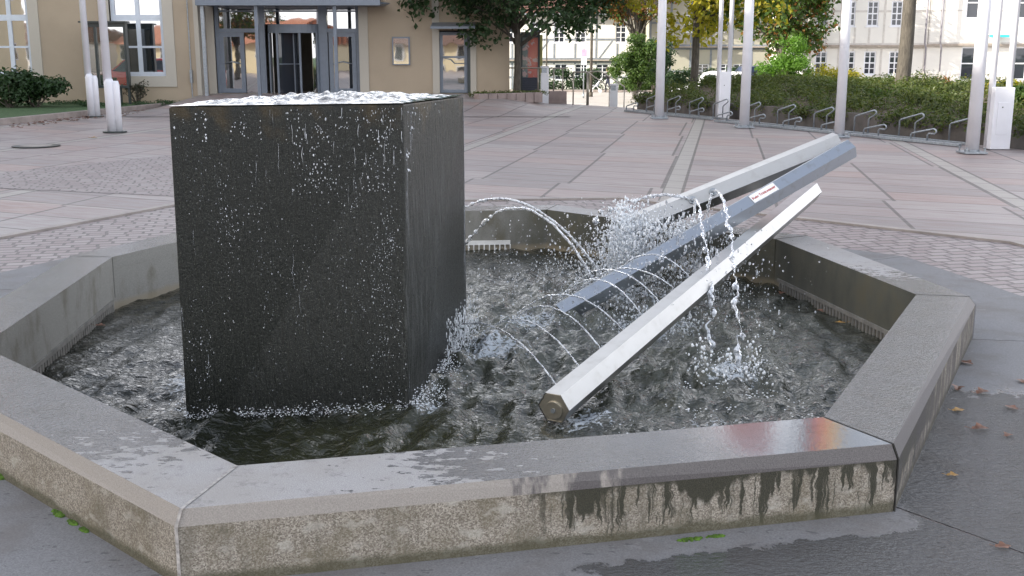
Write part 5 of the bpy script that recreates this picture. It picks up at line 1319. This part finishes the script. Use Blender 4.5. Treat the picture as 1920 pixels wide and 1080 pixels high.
house('plastered_house', 'sunlit white plastered house with large windows at the photo edge', hx(1735, YC) + .02, hx(2120, YC), YC, 9, hz(84, YC), 0, hz(-70, YC), M['housewhite'], M['timberpale'],
      [(hz(35, YC), hz(-25, YC), [hx(x, YC) for x in (1822, 1918)], 1.15), (hz(150, YC), hz(88, YC), [hx(x, YC) for x in (1818, 1916)], .85)], 3.1, M['roofred'], 4.0, LOW, rz=R(2), brace=False, timber_w=.07, pivot=hx(1735, YC), mull=1)
for px, lb in ((1735, 'dark downpipe at the joint of the two sunlit houses'), (1764, 'thin curved downpipe on the white plastered house')):
    x = hx(px, YC - .5); tag(MB().tube([(0, 0, 0), (0, 0, 3.0), (-.12, -.1, 3.25), (-.12, -.1, 7)], .05, 8).build('downpipe', simple('pipe_grey', (.22, .21, .24), .5), loc=(x, YC - .52, LOW), smooth=True), lb, 'downpipe')
aw = thing('awning', 'small turquoise awning edge above the white house window', 'awning', (hx(1872, YC - .7), YC - .6, hz(70, YC)))
MB().box(-.45, .45, -.3, .2, 0, .12).build('valance', simple('turquoise_cloth', (.03, .50, .60), .7), aw); MB().box(-.5, .5, -.05, .55, .125, .17).build('housing', M['white'], aw)
def streetpost(px, Y, h, r, mat, label, name='street_post', cat='post', sign=None, base=LOW):
    x = hx(px, Y); o = thing(name, label, cat, (x, Y, base)); MB().tube([(0, 0, 0), (0, 0, h)], [r, r * .8], 10).build('pole', mat, o, smooth=True)
    MB().tube([(0, 0, 0), (0, 0, .3)], r * 1.4, 10).build('foot', mat, o, smooth=True)
    if sign:
        for (dz, w, hh, mt) in sign: MB().box(-w / 2, w / 2, -r - .03, -r - .005, dz, dz + hh).build('sign_plate', mt, o, bevel=.01)
    return o
streetpost(1109, 70, 9, .09, M['bark'], 'tall dark lamp post across the street before the white house', 'lamp_post', 'lamp post')
streetpost(1095, 68, 3.0, .04, M['galv'], 'slim traffic sign post with a white and a pink plate', 'traffic_sign', 'sign', [(2.0, .34, .5, M['white']), (2.52, .34, .42, simple('pink_plate', (.70, .35, .48), .4))])
streetpost(1025, 66, 8, .05, M['bark'], 'thin leaning wooden post beside the advertising case')
fen = thing('wire_fence', 'low galvanised fence before the light green hedge', 'fence', (hx(1160, 78.7), 78.7, LOW + .14)); Lf = hx(1450, 78.7) - hx(1160, 78.7)
MB().box(0, Lf, -.02, .02, .92, .97).box(0, Lf, -.015, .015, .5, .53).build('rail', M['galv'], fen)
for i in range(9): MB().box(Lf * i / 8 - .02, Lf * i / 8 + .02, -.025, .025, 0, .98 if i else .981).build('post', M['galv'], fen)
pk = thing('picket_fence', 'short pale picket fence in the shrubs before the white house', 'fence', (hx(1690, 33), 33.5, .55)); Lk = 1.75
MB().box(0, Lk, .012, .04, .08, .12).box(0, Lk, .012, .04, .30, .34).build('rail', M['timberpale'], pk)
for i in range(15):
    x = Lk * i / 14; MB().add([(x - .025, -.012, 0), (x + .025, -.012, 0), (x + .025, -.012, .46), (x, -.012, .52), (x - .025, -.012, .46), (x - .025, .012, 0), (x + .025, .012, 0), (x + .025, .012, .46), (x, .012, .52), (x - .025, .012, .46)],
        [(0, 1, 2, 3, 4), (9, 8, 7, 6, 5), (0, 5, 6, 1), (1, 6, 7, 2), (2, 7, 8, 3), (3, 8, 9, 4), (4, 9, 5, 0)]).build('picket', M['timberpale'], pk)

# ------------------------------------------------------------------ vehicles
def car(name, label, cat, loc, rz, prof, W, paint, glassz, wheels, wr=.31, tail=None):
    """prof: side outline (x, z) from nose to tail; shell is pulled in above the belt line"""
    o = thing(name, label, cat, loc, rz); n = len(prof); mb = MB(); belt = glassz[0]
    def half(z): return W / 2 - max(0, (z - belt)) * .22 - max(0, .35 - z) * .15
    Ls = [(x, -half(z), z) for x, z in prof]; Rs = [(x, half(z), z) for x, z in prof]
    mb.add(Ls + Rs, [(i, (i + 1) % n, n + (i + 1) % n, n + i) for i in range(n)] + [tuple(range(n))[::-1], tuple(range(n, 2 * n))])
    mb.build('body', paint, o, bevel=.05, smooth=True)
    for s in (-1, 1):
        for (xa, xb, xc, xd) in glassz[2]:
            z0_, z1_ = glassz[0] + .03, glassz[1]
            y0_, y1_ = s * (half(z0_) + .008), s * (half(z1_) + .008)
            MB().face([(xa, y0_, z0_), (xb, y0_, z0_), (xc, y1_, z1_), (xd, y1_, z1_)]).build('side_window', M['darkglass'], o)
    for kind, (xa, za, xb, zb_) in glassz[3].items():
        dx, dz = xb - xa, zb_ - za; l_ = math.hypot(dx, dz); nx_, nz_ = -dz / l_, dx / l_
        if nz_ < 0: nx_, nz_ = -nx_, -nz_
        ha, hb = half(za) - .08, half(zb_) - .08; q_ = .012
        MB().face([(xa + nx_ * q_, -ha, za + nz_ * q_), (xa + nx_ * q_, ha, za + nz_ * q_), (xb + nx_ * q_, hb, zb_ + nz_ * q_), (xb + nx_ * q_, -hb, zb_ + nz_ * q_)]).build(kind, M['darkglass'], o)
    for x in wheels:
        for s in (-1, 1):
            w = MB().tube([(x, s * (W / 2 - .17), wr), (x, s * (W / 2 + .01), wr)], wr, 20).build('wheel', M['blackm'], o, smooth=False)
            MB().tube([(x, s * (W / 2 + .0), wr), (x, s * (W / 2 + .02), wr)], wr * .6, 14).build('rim', M['galv'], w)
    for s in (-1, 1):
        MB().ball((prof[1][0] + .04, s * (W / 2 - .25), prof[2][1] - .10), .10, .8, 1.4, .8, 8, 6).build('headlight', M['white'], o, smooth=True)
        tx = max(p_[0] for p_ in prof)
        MB().box(tx - .03, tx + .015, s * (W / 2 - .2) - .07, s * (W / 2 - .2) + .07, .75, 1.0).build('tail_light', simple('lamp_red', (.5, .02, .02), .3), o)
    return o
whitep = simple('white_car_paint', (.75, .76, .77), .25, var=.03, coat=.8); redp = simple('red_car_paint', (.55, .02, .02), .25, var=.03, coat=.8); bluep = simple('dark_blue_paint', (.03, .045, .09), .3, var=.05, coat=.6)
vanprof = [(0, .25), (0, .62), (.12, .80), (1.0, 1.05), (1.75, 1.68), (2.2, 1.78), (3.9, 1.74), (4.25, 1.55), (4.3, .9), (4.3, .25)]
gz = (1.02, 1.60, [(1.45, 2.35, 2.35, 1.95), (2.45, 3.3, 3.3, 2.45), (3.4, 4.1, 3.95, 3.4)], {'windscreen': (1.08, 1.10, 1.70, 1.63)})
car('parked_van', 'white parked minivan half hidden behind the golden tree trunk', 'van', (hx(1258, 60), 60, LOW), R(-6), vanprof, 1.75, whitep, gz, (.85, 3.45))
gz2 = (1.1, 1.8, [(1.3, 2.2, 2.2, 1.6)], {'windscreen': (.72, 1.12, 1.25, 1.85)})
car('parked_van', 'dark blue parked van between the twin tube mast and a flagpole', 'van', (hx(1364, 64), 64.5, LOW), R(20), [(0, .25), (0, .7), (.6, 1.05), (1.3, 1.95), (1.7, 2.0), (3.2, 2.0), (3.3, 1.9), (3.3, .25)], 1.8, bluep, gz2, (.7, 2.6))
carprof = [(0, .22), (-.02, .55), (.1, .70), (1.1, .86), (1.75, 1.36), (2.1, 1.42), (3.0, 1.38), (3.65, .98), (4.05, .92), (4.1, .5), (4.08, .22)]
gz3 = (.88, 1.32, [(1.30, 2.15, 2.15, 1.78), (2.25, 3.35, 2.95, 2.25)], {'windscreen': (1.15, .90, 1.70, 1.33), 'rear_window': (3.60, 1.02, 3.05, 1.35)})
car('parked_car', 'red parked car beside the plaza, seen only mirrored in the entrance doors', 'car', (-16.5, 22.5, 0), R(14), carprof, 1.7, redp, gz3, (.75, 3.3))

# ------------------------------------------------------------------ person with a pushchair across the street
def person(loc, rz, label):
    o = thing('person', label, 'person', loc, rz)
    J = [((0, 0, .95), .15), ((0, 0, 1.15), .14), ((.03, 0, 1.36), .17), ((.04, 0, 1.48), .065), ((.06, 0, 1.62), .10), ((.07, 0, 1.70), .095),
         ((0, -.09, .88), .10), ((.16, -.09, .50), .07), ((.12, -.09, .09), .045), ((.24, -.09, .05), .035),
         ((0, .09, .88), .10), ((-.08, .09, .50), .07), ((-.26, .09, .12), .045), ((-.16, .09, .05), .035),
         ((.03, -.19, 1.38), .06), ((.10, -.22, 1.12), .05), ((.36, -.20, 1.02), .035), ((.43, -.20, 1.02), .03),
         ((.03, .19, 1.38), .06), ((.10, .22, 1.12), .05), ((.36, .20, 1.02), .035), ((.43, .20, 1.02), .03)]
    Eg = [(0, 1), (1, 2), (2, 3), (3, 4), (4, 5), (0, 6), (6, 7), (7, 8), (8, 9), (0, 10), (10, 11), (11, 12), (12, 13), (2, 14), (14, 15), (15, 16), (16, 17), (2, 18), (18, 19), (19, 20), (20, 21)]
    me = bpy.data.meshes.new('body'); me.from_pydata([j[0] for j in J], Eg, []); b = bpy.data.objects.new('body', me); COL.objects.link(b); b.parent = o
    sk = b.modifiers.new('skin', 'SKIN')
    for i, j in enumerate(J): me.skin_vertices[0].data[i].radius = (j[1], j[1])
    me.skin_vertices[0].data[0].use_root = True
    b.modifiers.new('sub', 'SUBSURF').levels = 1; b.modifiers['sub'].render_levels = 1
    m = Mt('dark_clothes'); x, y, z = m.xyz(m.obj)
    c = m.mix(m.step(z, 1.44, 1.46), m.mix(m.step(z, .93, .95), (.02, .025, .045), (.012, .012, .015)), (.42, .27, .20)); m.set(col=c, rough=.8); me.materials.append(m.m)
    MB().ball((.05, 0, 1.68), .115, 1, .95, 1, 12, 8).build('hair', simple('dark_hair', (.03, .02, .015), .6), o, smooth=True)
    return o
pp = Vector((hx(1141, 77.5), 77.5, LOW + .02)); person(pp, math.pi, 'person in dark clothes walking and pushing a pushchair across the street')
pc = thing('pushchair', 'pale wheeled pushchair pushed by the dark clothed person', 'pushchair', (pp.x - .85, pp.y, pp.z))
fabric = simple('pushchair_fabric', (.30, .32, .36), .8); pale = simple('pushchair_pale', (.75, .76, .78), .5)
MB().add([(-.30, -.2, .45), (.15, -.2, .40), (.30, -.2, .85), (-.30, .2, .45), (.15, .2, .40), (.30, .2, .85), (-.28, -.2, .52), (-.28, .2, .52), (.22, -.2, .88), (.22, .2, .88), (.08, -.2, .50), (.08, .2, .50)], [(0, 1, 4, 3), (1, 2, 5, 4), (6, 7, 11, 10), (10, 11, 9, 8), (0, 6, 10, 1), (1, 10, 8, 2), (3, 4, 11, 7), (4, 5, 9, 11), (2, 8, 9, 5), (0, 3, 7, 6)]).build('seat', fabric, pc)
for s in (-.24, .24): MB().tube([(-.34, s, .12), (.0, s, .5), (.42, s, 1.0)], .018, 6).tube([(.30, s, .14), (.0, s, .5)], .018, 6).build('frame', pale, pc)
MB().tube([(.42, -.24, 1.0), (.42, .24, 1.0)], .018, 6).build('handle', pale, pc)
for x in (-.34, .30):
    for s in (-.28, .28): MB().tube([(x, s - .02, .12), (x, s + .02, .12)], .12, 14).build('wheel', pale, pc)

# ------------------------------------------------------------------ square behind the camera, mirrored in the glass; unseen block added for shade
def plainhouse(name, label, x0, x1, y0, y1, H, roofh, wm, rm, rz=0.0, nx=7, nz=3, face='n', base=0.0):
    cx_, cy_ = (x0 + x1) / 2, (y0 + y1) / 2; o = thing(name, label, 'building', (cx_, cy_, base), rz); a, b = (x1 - x0) / 2, (y1 - y0) / 2
    MB().box(-a, a, -b, b, 0, H).build('wall', wm, o)
    if roofh: MB().add([(-a - .4, -b - .5, H), (a + .4, -b - .5, H), (a + .4, b + .5, H), (-a - .4, b + .5, H), (-a - .4, 0, H + roofh), (a + .4, 0, H + roofh)], [(0, 1, 5, 4), (2, 3, 4, 5), (3, 0, 4), (1, 2, 5), (3, 2, 1, 0)]).build('roof', rm, o)
    wdm = M['darkglass']
    for j in range(nz):
        z0_ = 1.0 + j * (H - .6) / nz
        for i in range(nx):
            if face == 'n':
                x = -a + 2 * a * (i + .5) / nx; w = MB().box(x - .55, x + .55, b, b + .05, z0_, z0_ + 1.4).build('window', M['white'], o); MB().box(x - .45, x + .45, b + .05, b + .056, z0_ + .1, z0_ + 1.3).build('pane', wdm, w)
            else:
                y = -b + 2 * b * (i + .5) / nx; w = MB().box(a, a + .05, y - .55, y + .55, z0_, z0_ + 1.4).build('window', M['white'], o); MB().box(a + .05, a + .056, y - .45, y + .45, z0_ + .1, z0_ + 1.3).build('pane', wdm, w)
    return o
creamm = mat_plaster('cream_render', (.72, .62, .42), .05, .1)
plainhouse('shade_block', 'unseen tall building added off to the side to shade the square', -50, -37, -16, 25, 22.4, 0, creamm, M['roofred'], nx=9, nz=5, face='e')  # added out of view to put the plaza in shade
plainhouse('square_house', 'cream house with red roof mirrored in the entrance glass', -36, -14, -36, -27, 4.3, 2.1, creamm, M['roofred'], rz=R(42), nx=8, nz=2, base=-1.9)
plainhouse('square_house', 'white house with brown roof mirrored in the tall windows', -62, -36, -50, -41, 4.6, 2.1, M['housewhite'], M['roofbrown'], rz=R(40), nx=8, nz=2, base=-2.0)
plainhouse('square_house', 'cream house with brown roof mirrored in the poster case', -14, 8, -44, -35, 4.3, 2.1, creamm, M['roofbrown'], rz=R(40), nx=8, nz=2, base=-1.9)
tree('broadleaf_tree', 'tree on the square mirrored in the entrance doors', (-17, 2, 0), 5, .16, (0, 0, 4.6), (3.0, 3.0, 2.4), 50, .7, 5000, .22, [(M['leafmid'], .7, None), (M['leafauto'], .3, None)], 95)
print('objects', len(COL.objects))
